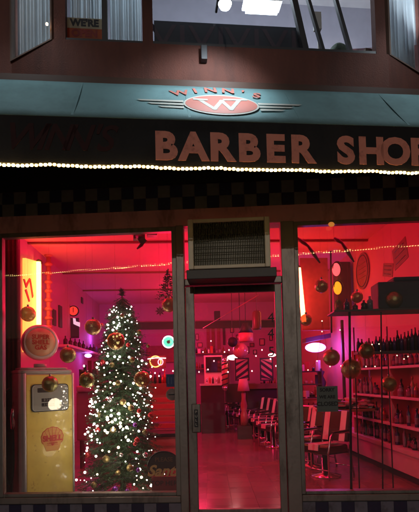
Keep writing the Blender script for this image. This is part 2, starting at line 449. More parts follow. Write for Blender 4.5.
# air conditioner
ac = thing('air_conditioner', 'boxy window air conditioner with dark louvred grille above the glass door', 'air conditioner', pt(FS, SU(230, 270)[0], -.3, SU(230, 270)[1]))
NA = -.34
ua, za = uz(FS, 188.5, 269.5, NA); ub, zb = uz(FS, 269.5, 216, NA)
b = MB(); b.span(FS, ua, ua+.05, NA, -.06, za, zb); b.span(FS, ub-.05, ub, NA, -.06, za, zb)
b.span(FS, ua+.05, ub-.05, NA, -.06, zb-.035, zb); b.span(FS, ua+.05, ub-.05, NA, -.06, za, za+.035)
b.span(FS, ua+.05, ub-.05, NA+.05, -.06, za+.035, zb-.035)
b.build('casing', mat('cream_enamel_casing', (.66, .62, .52), .45, var=.15, scale=6), ac, bevel=.008)
b = MB(); nl = 40; wdt = (ub-ua-.1)
for i in range(nl): b.span(FS, ua+.05+wdt*i/nl+.003, ua+.05+wdt*(i+1)/nl-.003, NA+.012, NA+.045, za+.036, zb-.036)
for k in range(1, 7):
    zz = za+.036+(zb-za-.072)*k/7; b.span(FS, ua+.052, ub-.052, NA+.006, NA+.0115, zz-.003, zz+.003)
b.build('grille', mat('grille_dark', (.075, .075, .055), .75, .0, var=.2, spec=.2), ac)
b = MB(); b.span(FS, ua-.02, ub+.05, NA-.0, -.055, za-.09, za-.004); b.build('mounting_shelf', M['darkmetal'], ac, bevel=.005)
# filler panel beside the AC in transom
# ---------------------------------------------------------------- awning
aw = thing('awning', 'long canvas awning with blue slope carrying a winged logo and black lettered band', 'awning', pt(FA, 0, .3, 2.7))
zv0 = uz(FA, 210, 209)[1]; zr = uz(FA, 210, 168.5)[1]; zt = uz(FA, 210, 121)[1]
zt2 = uz(FA, 210, 86.5, .5)[1]
AU0, AU1 = -4.6, 4.6
N2 = .5
def A(u, n, z): return pt(FA, u, n, z)
th = .006
b = MB(); b.span(FA, AU0, AU1, 0, th, zr+.012, zt); b.build('front_band', M['aw_black'], aw)
b = MB(); nn = (A(0, N2, zt2) - A(0, 0, zt)).normalized().cross(FA[1]).normalized()
nrm = -nn if nn.y > 0 else nn
# slope, slightly sagging between ribs
seg = 46; rows = 6
vs = []
for i in range(seg+1):
    row = []
    for j in range(rows+1):
        t = j/rows; u = AU0+(AU1-AU0)*i/seg
        sag = .012*math.sin(math.pi*t)*(0.6+.4*math.sin(u*5.1))
        p = A(u, N2*t, zt+(zt2-zt)*t) - nrm*sag
        row.append(b.bm.verts.new(p))
    vs.append(row)
for i in range(seg):
    for j in range(rows):
        q = b.bm.faces.new((vs[i][j], vs[i+1][j], vs[i+1][j+1], vs[i][j+1])); q.smooth = True
slope = b.build('blue_slope', M['aw_blue'], aw)
sm = slope.modifiers.new('thick', 'SOLIDIFY'); sm.thickness = .004
b = MB(); b.span(FA, AU0, AU1, .0065, .026, zr+.010, zr+.035); b.build('hem_bar', M['darkmetal'], aw)
for u in (AU0+.01, AU1-.01):
    b = MB(); b.slab([A(u, .01, zr+.01), A(u, N2, zr+.01), A(u, N2, zt2-.01), A(u, .01, zt-.01)], .01, FA[1]); b.build('end_panel', M['aw_black'], aw)
for i in range(8):
    u = AU0+.1+(AU1-AU0-.2)*i/7
    b = MB(); b.tube([A(u, .02, zt-.02), A(u, N2-.01, zt2-.03)], .012); b.build('frame_rib', M['darkmetal'], aw)
# sewn seams of the canvas
for i in range(11):
    u = AU0+.35+i*.83; pa, pb = A(u, 0, zt), A(u, N2, zt2)
    b = MB(); b.slab([pa-FA[1]*.009+nrm*.0012, pa+FA[1]*.009+nrm*.0012, pb+FA[1]*.009+nrm*.0012, pb-FA[1]*.009+nrm*.0012], .0012, nrm); b.build('seam', M['aw_blue'], aw)
# lettering on the band
LET = 'BARBER SHOP'
# lettering: place each letter by its own position along the band
lx = [165.5, 193.5, 221, 248.5, 275, 301.5, 0, 345.5, 371, 395, 419]
hz = (uz(FA, 200, 133)[1] - uz(FA, 200, 159)[1])
for c, x in zip(LET, lx):
    if c == ' ': continue
    u_ = uz(FA, x, 146)[0]; z_ = zr + .052 + hz/2
    text_part('band_letter', c, M['letter'], FA, None, hz/.70, 0, aw, .001, offset=.013, sx=1.03, origin=pt(FA, u_, -.003, z_))
for i, c in enumerate("WINN'S"):
    u_ = uz(FA, 22+i*17.5-(6 if c == 'S' else 0), 142)[0]
    text_part('worn_letter', c, M['letterdim'], FA, None, .26, 0, aw, .001, shear=.35, offset=.004, origin=pt(FA, u_, -.003, zr+.19))
# logo on the slope
sd = (A(0, N2, zt2) - A(0, 0, zt)).normalized()
basis = (FA[1], sd, nrm)
def slope_pt(px, py, lift=.004):
    d = ray(px, py); p0 = A(0, 0, zt) + nrm*lift; t = (p0-EYE).dot(nrm)/d.dot(nrm); return EYE + d*t
lc = slope_pt(221.5, 105)
def slope_poly(b, pts, lift): b.slab([lc + FA[1]*x + sd*y + nrm*lift for x, y in pts], .0008, nrm)
pxu = (slope_pt(231.5, 105)-lc).length/10     # metres per photo pixel across
pyu = (slope_pt(221.5, 100)-lc).length/5
lg = MB(); el = []
slope_poly(lg, [(37*pxu*math.cos(t*math.tau/40), 9.6*pyu*math.sin(t*math.tau/40)) for t in range(40)], .003)
lo_ = lg.build('logo_rim', M['cream'], aw)
lg = MB(); slope_poly(lg, [(35.3*pxu*math.cos(t*math.tau/40), 8.4*pyu*math.sin(t*math.tau/40)) for t in range(40)], .0045); lg.build('logo_disc', M['logored'], lo_)
def strokes(b, segs, w, lift):
    for (x0, y0, x1, y1) in segs:
        d = V((x1-x0, y1-y0)); n = V((-d.y, d.x)).normalized()*w/2; e = d.normalized()*w/2
        a = V((x0, y0))-e; c = V((x1, y1))+e
        slope_poly(b, [((a+n).x, (a+n).y), ((a-n).x, (a-n).y), ((c-n).x, (c-n).y), ((c+n).x, (c+n).y)], lift); lift += .0003
lg = MB(); k = pxu; y = pyu
strokes(lg, [(-21*k, 3.8*y, -8*k, -4.8*y), (-8*k, -4.8*y, 1*k, 3.2*y), (1*k, 3.2*y, 8*k, -4.8*y), (8*k, -4.8*y, 19*k, 4.6*y), (5*k, 4.4*y, 25*k, 4.9*y), (-25*k, 3.9*y, -15*k, 3.7*y)], 4.4*pxu, .006)
lg.build('monogram', M['cream'], lo_)
for sgn in (-1, 1):
    lg = MB()
    for j, (ya, xe) in enumerate(((1.9, 82), (-.9, 72), (-3.8, 62))):
        x0 = 37; slope_poly(lg, [(sgn*x0*k, (ya-.9)*y), (sgn*(xe-4)*k, (ya-.5)*y), (sgn*xe*k, (ya+.8)*y), (sgn*x0*k, (ya+.9)*y)][::sgn], .003)
    lg.build('logo_wing', M['cream'], aw)
for i, c in enumerate("WINN'S"):
    ang = (-29, -17.5, -5.5, 8, 19, 29)[i]
    x = ang*1.35*pxu; yy = (14.6 - (ang/29)**2*4.2)*pyu
    text_part('logo_letter', c, M['logored'], FA, None, .15, 0, aw, .0008, offset=.004, rot=-R(ang*.5), sx=.95, origin=lc+FA[1]*x+sd*yy+nrm*.0035, basis=basis)

# rope light
rl = thing('rope_light', 'string of warm glowing bulbs along the lower edge of the lettered awning band', 'rope light', pt(FA, 0, -.02, zr))
b = MB(); b.tube([A(AU0+(AU1-AU0)*i/60, .006, zr + .004*math.sin(i*1.7)) for i in range(61)], .007, 8)
b.build('cable', mat('clear_pvc', (.35, .28, .16), .3), rl)
ul, ur = uz(FA, -3, 165)[0], uz(FA, 422, 170)[0]
bulb0 = None
for i in range(100):
    u = ul + (ur-ul)*(i+.5)/100
    if bulb0 is None:
        b = MB(); b.sphere(A(u, .002, zr), .0108, 8, sx=1.3); bulb0 = b.build('bulb', E['rope'], rl); bu0 = u; bulb1 = bulb0.copy(); bulb1.data = bulb0.data.copy(); bulb1.data.materials[0] = em('dim_rope_glow', (1, .55, .14), 8)
    else:
        c = (bulb0 if i % 4 or i < 8 else bulb1).copy(); COL.objects.link(c); c.parent = rl
        off = FA[1]*(u-bu0); c.location = V((off.x, off.y, .004*math.sin((u-AU0)/(AU1-AU0)*60*1.7) + random.uniform(-.003, .003)))
        s_ = random.uniform(.75, 1.1); 
b = MB(); step = (ur-ul)/100; u = ul-step/2
while u > AU0: b.sphere(A(u, .002, zr), .0098, 6); u -= step
u = ur+step/2
while u < AU1: b.sphere(A(u, .002, zr), .0098, 6); u += step
tag(b.build('outer_bulbs', E['rope'], rl), kind='stuff')

# ---------------------------------------------------------------- upper storey (awning frame, wall at N2)
NU = N2 + .01
zfas = uz(FA, 210, 84, NU)[1]
zsill = uz(FA, 100, 41, NU)[1]
def UU(px, py, n=NU): return uz(FA, px, py, n)
uc0 = UU(54, 40)[0]; uc1 = UU(388, 52)[0]          # bay front ends
b = MB()
b.span(FA, AU0, AU1, NU-.03, NU+.5, zt2-.1, zt2+.035)        # ledge over the awning
b.build('cornice', mat('dark_brown_trim', (.06, .024, .014), .6), bld)
b = MB(); zlow = zt2+.035
b.span(FA, uc0, uc1, NU, NU+.35, zlow, zsill); 
b.build('bay_apron', M['stucco'], bld)
# bay corner posts, mullions and head go to 6.4 m
ztop = 6.4
b = MB()
def post(pa, pb, px0t, px1t, n0=NU, n1=NU+.08, z0=zsill, py0=40):
    ua_, ub_ = UU(pa, py0)[0], UU(pb, py0)[0]
    b.span(FA, ua_, ub_, n0, n1, z0, ztop)
post(54, 65.5, 0, 0); post(142.5, 153, 0, 0)
post(376, 386, 0, 0)
b.span(FA, uc0, uc1, NU-.001, NU+.3, ztop, ztop+.5)
b.build('bay_posts', M['stucco'], bld)
# fascia beyond bay sides: cheeks
cl_ = loc(FA, hitz(11.7, 62.6, zsill)); crr = loc(FA, hitz(428, 80, zsill))
def cheek(u0_, n0_, u1_, n1_, za, zb, th_, m, nm, par=bld):
    d = (V((u1_, n1_, 0))-V((u0_, n0_, 0))).normalized(); nrm_ = V((-d.y, d.x, 0))*(1 if th_ > 0 else -1); t = abs(th_)
    q = MB(); P = [(u0_, n0_), (u1_, n1_), (u1_+nrm_.x*t, n1_+nrm_.y*t), (u0_+nrm_.x*t, n0_+nrm_.y*t)]
    q.hexa([pt(FA, x, y_, za) for x, y_ in P], [pt(FA, x, y_, zb) for x, y_ in P])
    return q.build(nm, m, par)
cheek(uc0, NU, cl_.x, cl_.y, zlow, zsill, -.1, M['stucco'], 'bay_cheek')
cheek(uc1, NU, crr.x, crr.y, zlow, zsill, .1, M['stucco'], 'bay_cheek')
def cheek_window(u0_, n0_, u1_, n1_):
    c = MB()
    P0 = V((u0_, n0_, 0)); P1 = V((u1_, n1_, 0)); d = (P1-P0)
    for t0, t1 in ((0, .035), (.965, 1.0)):
        a = P0+d*t0; e = P0+d*t1; nr = V((-d.y, d.x, 0)).normalized()*.018
        Q = [a-nr, e-nr, e+nr, a+nr]
        c.hexa([pt(FA, q.x, q.y, zsill) for q in Q], [pt(FA, q.x, q.y, ztop) for q in Q])
    a = P0+d*.035; e = P0+d*.965; nr = V((-d.y, d.x, 0)).normalized()*.018; Q = [a-nr, e-nr, e+nr, a+nr]
    c.hexa([pt(FA, q.x, q.y, zsill) for q in Q], [pt(FA, q.x, q.y, zsill+.012) for q in Q])
    fr = c.build('upper_window_frame', mat('brown_window_frame', (.16, .11, .09), .5, var=.2), bld)
    g2 = MB(); nr = nr*.1; Q = [a-nr, e-nr, e+nr, a+nr]
    g2.hexa([pt(FA, q.x, q.y, zsill+.012) for q in Q], [pt(FA, q.x, q.y, ztop) for q in Q]); g2.build('glass_pane', GLASS, fr)
cheek_window(uc0-.01, NU+.02, cl_.x, cl_.y); cheek_window(uc1+.01, NU+.02, crr.x, crr.y)
# main wall left and right of the bay
for sp in ((-7, cl_.x, cl_.y, cl_.y+.2, zlow, ztop+.5), (crr.x, 7, crr.y, crr.y+.2, zlow, ztop+.5), (-7, AU0-.02, NU, NU+.2, 0, zlow), (AU1+.02, 7, NU, NU+.2, 0, zlow)):
    b = MB(); b.span(FA, *sp); b.build('upper_wall', M['stucco'], bld)
b = MB(); b.span(FA, -7, 7, NU-.002, 12, ztop+.5, ztop+.7); b.build('roof', M['stucco'], bld)
b = MB(); b.span(FA, -7, 7, NU+.36, 11.5, 4.14, 4.16); b.build('upper_floor', M['dark'], bld)
# upper windows: frames, panes
fr1 = MB()
def bar(m_, p0, p1, w, n0, n1):     # bar between two photo points on a plane
    a = loc(FA, hit(FA, *p0, n0)); c = loc(FA, hit(FA, *p1, n0))
    d = (V((c.x, c.z))-V((a.x, a.z))).normalized(); nv = V((-d.y, d.x))*w/2
    # stretch the upper end to ztop
    t = (ztop-a.z)/(c.z-a.z); cx = a.x+(c.x-a.x)*t
    m_.hexa([pt(FA, a.x-w/2, n0, a.z), pt(FA, a.x+w/2, n0, a.z), pt(FA, a.x+w/2, n1, a.z), pt(FA, a.x-w/2, n1, a.z)],
            [pt(FA, cx-w/2, n0, ztop), pt(FA, cx+w/2, n0, ztop), pt(FA, cx+w/2, n1, ztop), pt(FA, cx-w/2, n1, ztop)])
ua1, ub1 = UU(65.5, 38)[0], UU(142.5, 38)[0]
fr1.span(FA, ua1, ub1, NU+.005, NU+.07, zsill, zsill+.02)
um = UU(104.5, 30)[0]; fr1.span(FA, um-.022, um+.022, NU+.005, NU+.06, zsill+.02, ztop)
fr1 = fr1.build('upper_window_frame', M['darkmetal'], bld)
g2 = MB(); g2.span(FA, ua1, ub1, NU+.08, NU+.085, zsill+.001, ztop); g2.build('glass_pane', GLASS, fr1)
ua2, ub2 = UU(153, 38)[0], UU(376, 45)[0]
fr2 = MB(); fr2.span(FA, ua2, ub2, NU+.005, NU+.07, zsill-.001, zsill+.025)
u3 = UU(306, 40)[0]; 
bar(fr2, (306, 48), (295, 0), .05, NU+.01, NU+.06)
bar(fr2, (324, 50), (309.5, 0), .026, NU+.01, NU+.05)
bar(fr2, (352, 53), (337, 0), .03, NU+.01, NU+.05)
fr2 = fr2.build('upper_window_frame', M['darkmetal'], bld)
g2 = MB(); g2.span(FA, ua2, ub2, NU+.08, NU+.085, zsill+.001, ztop); g2.build('glass_pane', GLASS, fr2)
# upstairs room
b = MB(); b.span(FA, -3.4, 4.2, NU+.9+1.6, NU+2.6, zlow, ztop+.4); b.build('upstairs_back_wall', mat('upstairs_wall_paint', (.30, .30, .36), .8), bld)
b = MB(); b.span(FA, -3.4, 4.2, NU+.62, NU+2.5, ztop+.38, ztop+.48); b.build('upstairs_ceiling', mat('upstairs_ceiling_paint', (.55, .55, .58), .8), bld)
# curtain in window 1
cu_b = MB(); n0 = NU+.14
def curtain(ua_, ub_, za_, zb_, nn0, folds, lab):
    c = MB(); N = 90; vs_ = []
    for i in range(N+1):
        u_ = ua_+(ub_-ua_)*i/N; dn = .022*math.sin(i/N*folds*math.tau+1.6*math.sin(i*.11))*(.5+.5*math.sin(i*.23+folds))+.007*math.sin(i*.9)+.004*math.sin(i*2.1)
        vs_.append((c.bm.verts.new(pt(FA, u_, nn0+dn, za_+.008*math.sin(i*.9))), c.bm.verts.new(pt(FA, u_, nn0+dn*.6, zb_))))
    for i in range(N):
        q = c.bm.faces.new((vs_[i][0], vs_[i+1][0], vs_[i+1][1], vs_[i][1])); q.smooth = True
    o = c.build('curtain', M['curtain'], None)
    return tag(o, lab, 'curtain', 'curtains of the upstairs window')
curtain(ua1+.01, um-.03, zsill+.03, ztop, NU+.16, 7, 'blue grey curtain behind the WE\'RE OPEN card upstairs')
curtain(um+.03, ub1-.01, zsill+.05, ztop, NU+.16, 6, 'brighter blue grey curtain right of the WE\'RE OPEN card upstairs')
def trans_paper(name, col):
    m = mat(name, col, .7); nt = m.node_tree; out = [n for n in nt.nodes if n.type == 'OUTPUT_MATERIAL'][0]; b = nt.nodes['Principled BSDF']
    tl_ = nt.nodes.new('ShaderNodeBsdfTranslucent'); tl_.inputs[0].default_value = (*col, 1); mx = nt.nodes.new('ShaderNodeMixShader')
    nt.links.new(b.outputs[0], mx.inputs[1]); nt.links.new(tl_.outputs[0], mx.inputs[2]); nt.links.new(mx.outputs[0], out.inputs[0]); return m
# open card
op = thing('open_sign', 'small cream and orange WE\'RE OPEN card in the upstairs window', 'sign', hit(FA, 86, 37, NU+.09))
def quad_px(x0, y0, x1, y1, n, F=FA):
    a = uz(F, x0, y1, n); c = uz(F, x1, y0, n); return a[0], c[0], a[1], c[1]
a, c, z0_, z1_ = quad_px(67, 19, 102, 38, NU+.1); zm = (z0_+z1_)/2
b = MB(); b.span(FA, a, c, NU+.1, NU+.106, zm, z1_); b.build('cream_half', trans_paper('backlit_cream_card', (.75, .66, .5)), op)
b = MB(); b.span(FA, a, c, NU+.1, NU+.106, z0_, zm-.001); b.build('orange_half', trans_paper('backlit_orange_card', (.7, .2, .06)), op)
text_part('lettering', "WE'RE", M['ink'], FA, None, .082, 0, op, .001, offset=.004, origin=pt(FA, (a+c)/2, NU+.098, (zm+z1_)/2))
text_part('lettering', "OPEN", mat('red_ink', (.4, .03, .02), .6), FA, None, .082, 0, op, .001, offset=.004, origin=pt(FA, (a+c)/2, NU+.098, (zm+z0_)/2))
# dark board in window 2 with faint letters
vb = thing('window_board', 'dark blue board with faint zigzag lettering across the bottom of the wide upstairs window', 'sign board', hit(FA, 225, 46, NU+.12))
zb1 = UU(225, 24, NU+.12)[1]
b = MB(); b.span(FA, ua2+.01, UU(303, 40, NU+.12)[0], NU+.12, NU+.135, zsill+.03, zb1); b.build('board', mat('navy_board', (.035, .045, .07), .6), vb)
text_part('lettering', 'VIVI', mat('faint_board_ink', (.09, .06, .09), .6), FA, None, .30, 0, vb, .001, origin=pt(FA, UU(188, 36, NU+.12)[0], NU+.118, (zsill+zb1)/2), sx=1.3)
text_part('lettering', 'VIVI', MATS['faint_board_ink'], FA, None, .30, 0, vb, .001, origin=pt(FA, UU(262, 36, NU+.12)[0], NU+.118, (zsill+zb1)/2), sx=1.3)
# paper bracket thing and items on upstairs sill (right)
b = MB(); p_ = hit(FA, 318, 22, NU+.2); q = loc(FA, p_)
b.span(FA, q.x-.03, q.x+.035, q.y, q.y+.05, q.z-.06, q.z+.10); 
b.span(FA, q.x+.0, q.x+.02, q.y+.02, q.y+.04, zsill+.0, q.z-.061)
tag(b.build('paper_holder', M['white'], None, bevel=.004), 'white paper holder on a thin stem standing on the upstairs sill', 'paper holder')
b = MB(); q = loc(FA, hit(FA, 338, 44, NU+.3)); b.lathe(pt(FA, q.x, q.y, zsill), [(0, 0), (.07, 0), (.09, .12), (.08, .14), (0, .14)]); b.sphere(pt(FA, q.x, q.y, zsill+.2), .09, 12)
tag(b.build('potted_plant', mat('dull_green', (.06, .10, .06), .7, bump=1), None), 'small round potted plant on the upstairs sill beside the paper holder', 'plant')
b = MB(); q = loc(FA, hit(FA, 369, 48, NU+.25)); b.box((q.x, q.y, zsill+.09), (.16, .12, .18), .2, FA)
tag(b.build('cardboard_box', mat('dim_cardboard', (.16, .09, .06), .8), None), 'small dim box on the far right of the upstairs sill', 'box')
# upstairs fluorescent fixture
fx = thing('fluorescent_fixture', 'bright white fluorescent light glowing through the upstairs window', 'ceiling light', hit(FA, 262, 8, NU+.9))
q = loc(FA, hit(FA, 262, 9, NU+.9))
b = MB(); b.span(FA, q.x-.17, q.x+.17, q.y-.05, q.y+.05, q.z-.02, q.z+.03); b.build('tube', E['fluo'], fx)
b = MB(); b.span(FA, q.x-.2, q.x+.2, q.y-.08, q.y+.08, q.z+.031, q.z+.06); b.tube([pt(FA, q.x, q.y, q.z+.06), pt(FA, q.x, q.y, ztop+.38)], .008); b.build('fixture_body', M['white'], fx)
cd0 = V((uc1+.05, NU+.16, 0)); cd1 = V((crr.x-.02, crr.y+.14, 0)); c = MB(); vs_ = []  # curtain added to fill the pane with light from behind
for i in range(61):
    p = cd0.lerp(cd1, i/60); w_ = .02*math.sin(i*.7+math.sin(i*.3))+.01*math.sin(i*.31)
    vs_.append((c.bm.verts.new(pt(FA, p.x, p.y+w_, zsill+.01)), c.bm.verts.new(pt(FA, p.x, p.y+w_*.5, ztop))))
for i in range(60): q = c.bm.faces.new((vs_[i][0], vs_[i+1][0], vs_[i+1][1], vs_[i][1])); q.smooth = True
o = c.build('curtain', M['curtain'], None); tag(o, 'backlit curtain added to make the upper right corner pane glare', 'curtain')
light('bay_side_light_right', 'POINT', pt(FA, (cd0.x+cd1.x)/2-.05, (cd0.y+cd1.y)/2+.42, zsill+.30), 210, (.85, .92, 1), .12)
fx = thing('globe_light', 'glaring white globe light behind the angled pane at the upper right corner', 'ceiling light', hit(FA, 414, 20, NU+.45))
q = loc(FA, hit(FA, 414, 20, NU+.9))
b = MB(); b.sphere(pt(FA, q.x, q.y, q.z), .15, 18, 1.0, .8, 1.35); b.build('glowing_globe', E['fluo'], fx)
b = MB(); b.tube([pt(FA, q.x, q.y, q.z+.15), pt(FA, q.x, q.y, ztop+.38)], .012); b.build('rod', M['white'], fx)
light('upstairs_light', 'POINT', pt(FA, .3, NU+.85, 5.6), 70, (.75, .88, 1), .2)
light('upstairs_light_left', 'POINT', pt(FA, (ua1+ub1)/2+.15, NU+.75, zsill+.75), 8, (.75, .9, 1), .12)
cd0 = V((uc0-.06, NU+.12, 0)); cd1 = V((cl_.x+.02, cl_.y+.12, 0)); c = MB(); vs_ = []
for i in range(61):
    p = cd0.lerp(cd1, i/60); w_ = .018*math.sin(i*.9)+.01*math.sin(i*.37)
    vs_.append((c.bm.verts.new(pt(FA, p.x, p.y+w_, zsill+.01)), c.bm.verts.new(pt(FA, p.x, p.y+w_*.5, ztop))))
for i in range(60): q = c.bm.faces.new((vs_[i][0], vs_[i+1][0], vs_[i+1][1], vs_[i][1])); q.smooth = True
o = c.build('curtain', M['curtain'], None); tag(o, 'pale curtain behind the slanted side pane at the upper left corner', 'curtain')
light('bay_side_light', 'POINT', pt(FA, (cd0.x+cd1.x)/2+.1, (cd0.y+cd1.y)/2+.45, zsill+.5), 2.2, (1, .85, .7), .12)
p = hit(FA, 49.3, 26, NU+.0); b = MB(); b.sphere(pt(FA, uc0-.05, NU-.02, p.z), .011, 10); tag(b.build('marker_lamp', em('warm_spot_glow', (1, .6, .3), 14, False), None), 'tiny warm lamp on the upper left window corner', 'lamp')
# exterior flood lamp over the sign
q = loc(FA, hit(FA, 225, 4, NU-.5))
fl = thing('sign_floodlight', 'small dazzling floodlight on an arm above the awning logo', 'lamp', pt(FA, q.x, NU, q.z))
b = MB(); b.tube([pt(FA, q.x, NU+.01, q.z+.35), pt(FA, q.x, NU-.44, q.z+.33), pt(FA, q.x, q.y, q.z+.06)], .011); b.build('arm', M['darkmetal'], fl)
b = MB(); b.lathe(pt(FA, q.x, q.y, q.z-.0), [(.02, .075), (.03, .06), (.055, .0), (.05, .0), (.02, .05)], 16); b.build('hood', M['darkmetal'], fl)
b = MB(); b.sphere(pt(FA, q.x, q.y, q.z+.005), .048, 14); b.build('lamp', E['flodlamp'], fl)
fo = light('floodlight_beam', 'SPOT', pt(FA, q.x, q.y-.02, q.z-.05), 36, (.80, .93, 1), .03, spot=R(118), blend=.7); aim(fo, A(.10, .36, zt2-.1))
flz = q.z
for ux_, lab in ((-1.75, 'added floodlight out of view above the left end of the blue awning'), (1.75, 'added floodlight out of view above the right end of the blue awning')):  # side floodlights added out of view to even out the awning brightness
    c = copy_tree(fl); off = FA[1]*(ux_) ; c.location = V(fl.location)+off+V((0, 0, .55)); c['label'] = lab
    fo2 = light('floodlight_beam', 'SPOT', V(fo.location)+off+V((0, 0, .55)), 13, (.80, .93, 1), .03, spot=R(110), blend=.7); aim(fo2, A(loc(FA, fo.location).x+ux_, .36, zt2-.1))
fl['label'] = 'small dazzling floodlight on an arm above the awning logo'
# small black bracket under the window
q = loc(FA, hit(FA, 204, 52, NU-.04)); b = MB(); b.span(FA, q.x-.025, q.x+.025, NU-.06, NU-.002, q.z-.07, q.z+.05)
tag(b.build('junction_box', M['darkmetal'], None, bevel=.004), 'small dark electrical box on the maroon wall above the awning', 'electrical box')

# ================================================================== INTERIOR THINGS
def IP(px, py, v): return hit(FI, px, py, v)
def IU(px, py, v):
    q = loc(FI, hit(FI, px, py, v)); return q.x, q.z
def wall_hit(px, py, u):     # a point on a side wall (constant u)
    d = ray(px, py); o, uu, ww = FI
    t = (u - (EYE-o).dot(uu)) / d.dot(uu); return EYE + d*t

# --- gas pump
gp0 = hit(FS, 41, 470, .62); gp = thing('gas_pump', 'vintage yellow gas pump with round globe and SHELL emblem in the left window', 'gas pump', (gp0.x, gp0.y, .012), R(44))
# local frame: x right on front face, -y front
def G(x, y, z):
    return rootmat(gp) @ V((x, y, z))
def rbox(b, x0, x1, y0, y1, z0, z1, r=.04, n=4):
    P = []
    for cx, cy, a0 in ((x1-r, y1-r, 0), (x0+r, y1-r, 90), (x0+r, y0+r, 180), (x1-r, y0+r, 270)):
        for i in range(n+1):
            a = R(a0+90*i/n); P.append((cx+r*math.cos(a), cy+r*math.sin(a)))
    b.hexa([G(x, y, z0) for x, y in P], [G(x, y, z1) for x, y in P])
PW = .30
ztp = hit(FS, 60, 369, .62).z
b = MB(); rbox(b, -PW, PW, -.22, .22, .0, .10, .03); b.build('base', M['blackpaint'], gp)
b = MB(); rbox(b, -PW+.005, PW-.005, -.21, .21, .10, ztp-.06, .05); b.build('body', M['pumpgrey'], gp)
b = MB(); P = [(PW*s_*.985, z) for s_, z in ()]
rbox(b, -PW+.0, PW-.0, -.215, .215, ztp-.06, ztp-.02, .06); rbox(b, -PW+.03, PW-.03, -.19, .19, ztp-.02, ztp+.005, .08); b.build('cap', M['pumpgrey'], gp, bevel=.012)
b = MB(); b.hexa([G(-PW+.045, -.226, .14), G(PW-.03, -.226, .14), G(PW-.03, -.208, .14), G(-PW+.045, -.208, .14)], [G(-PW+.045, -.226, ztp-.075), G(PW-.03, -.226, ztp-.075), G(PW-.03, -.208, ztp-.075), G(-PW+.045, -.208, ztp-.075)])
fp = b.build('front_panel', M['yellow'], gp, bevel=.008)
b = MB(); b.tube([G(PW-.018, -.222, .12), G(PW-.018, -.222, ztp-.06)], .012); b.tube([G(-PW+.03, -.222, .12), G(-PW+.03, -.222, ztp-.06)], .014); b.build('trim', M['white'], gp)
# dial window
def gpoly(b, pts, y0, y1): b.hexa([G(x, y0, z) for x, z in pts], [G(x, y1, z) for x, z in pts])
def rr(x0, x1, z0, z1, r=.03, n=5):
    P = []
    for cx, cz, a0 in ((x1-r, z1-r, 0), (x0+r, z1-r, 90), (x0+r, z0+r, 180), (x1-r, z0+r, 270)):
        for i in range(n+1): a = R(a0+90*i/n); P.append((cx+r*math.cos(a), cz+r*math.sin(a)))
    return P
zd1, zd0 = hit(FS, 54, 385, .52).z, hit(FS, 54, 412, .52).z
b = MB(); gpoly(b, rr(-.205, .22, zd0, zd1, .04), -.2275, -.237); dl = b.build('dial_bezel', M['ink'], gp)
b = MB(); gpoly(b, rr(-.195, .21, zd0+.01, zd1-.01, .035), -.2375, -.2395); b.build('dial_face', M['paper'], dl)
b = MB()
for zz, hw in ((zd0+.075, .075), (zd0+.125, .075)):
    gpoly(b, rr(.00-hw-.02, .00+hw-.02, zz-.019, zz+.019, .004), -.240, -.242)
gpoly(b, rr(-.14, .02, zd1-.09, zd1-.04, .004), -.240, -.242)
b.build('counter_windows', M['ink'], dl)
gb = (gp.matrix_world, )
m4 = rootmat(gp); bx = (m4.to_3x3() @ V((1, 0, 0)), V((0, 0, 1)), m4.to_3x3() @ V((0, -1, 0)))
text_part('lettering', '0 2 4 8', M['paper'], None, None, .035, 0, dl, .0008, origin=G(-.02, -.2425, zd0+.125), basis=bx)
text_part('lettering', '1 0 9 5', M['paper'], None, None, .035, 0, dl, .0008, origin=G(-.02, -.2425, zd0+.075), basis=bx)
gg = MB(); gpoly(gg, rr(-.19, .205, zd0+.015, zd1-.015, .03), -.2445, -.2455); gg.build('dial_glass', GLASS, dl)
# emblem: scallop with lettering
ze = hit(FS, 55, 439, .52).z
pts = []
for i in range(37):
    a = R(-35 + 250*i/36); rr_ = .125+.006*abs(math.sin(i*math.pi/4)); pts.append((.03+rr_*math.cos(a), ze+.01+rr_*math.sin(a)*.9))
pts += [(-.04, ze-.135), (.10, ze-.135)]
b = MB(); gpoly(b, pts, -.2265, -.2285); em_ = b.build('emblem', M['pumpor'], fp)
b = MB()
for i in range(7):
    a = R(20+140*i/6); p0 = (.03, ze-.08); p1 = (.03+.125*math.cos(a), ze+.01+.115*math.sin(a))
    w = .0022; gpoly(b, [(p0[0]-w, p0[1]), (p0[0]+w, p0[1]), (p1[0]+w, p1[1]), (p1[0]-w, p1[1])], -.229, -.2295)
for i in range(36):
    (x0, z0_), (x1, z1_) = pts[i], pts[i+1]; gpoly(b, [(x0, z0_), (x1, z1_), ((x1-.03)*.95+.03, (z1_-ze)*.95+ze), ((x0-.03)*.95+.03, (z0_-ze)*.95+ze)], -.229, -.2297)
gpoly(b, [(-.035, ze-.07), (.095, ze-.07), (.095, ze-.074), (-.035, ze-.074)], -.229, -.2297)
b.build('emblem_lines', M['pumpred'], em_)
text_part('lettering', 'SHELL', M['pumpred'], None, None, .083, 0, em_, .001, offset=.004, origin=G(.03, -.2305, ze+.0), basis=bx)
text_part('lettering', 'GASOLINE', M['pumpred'], None, None, .026, 0, em_, .001, origin=G(.03, -.2305, ze-.052), basis=bx)
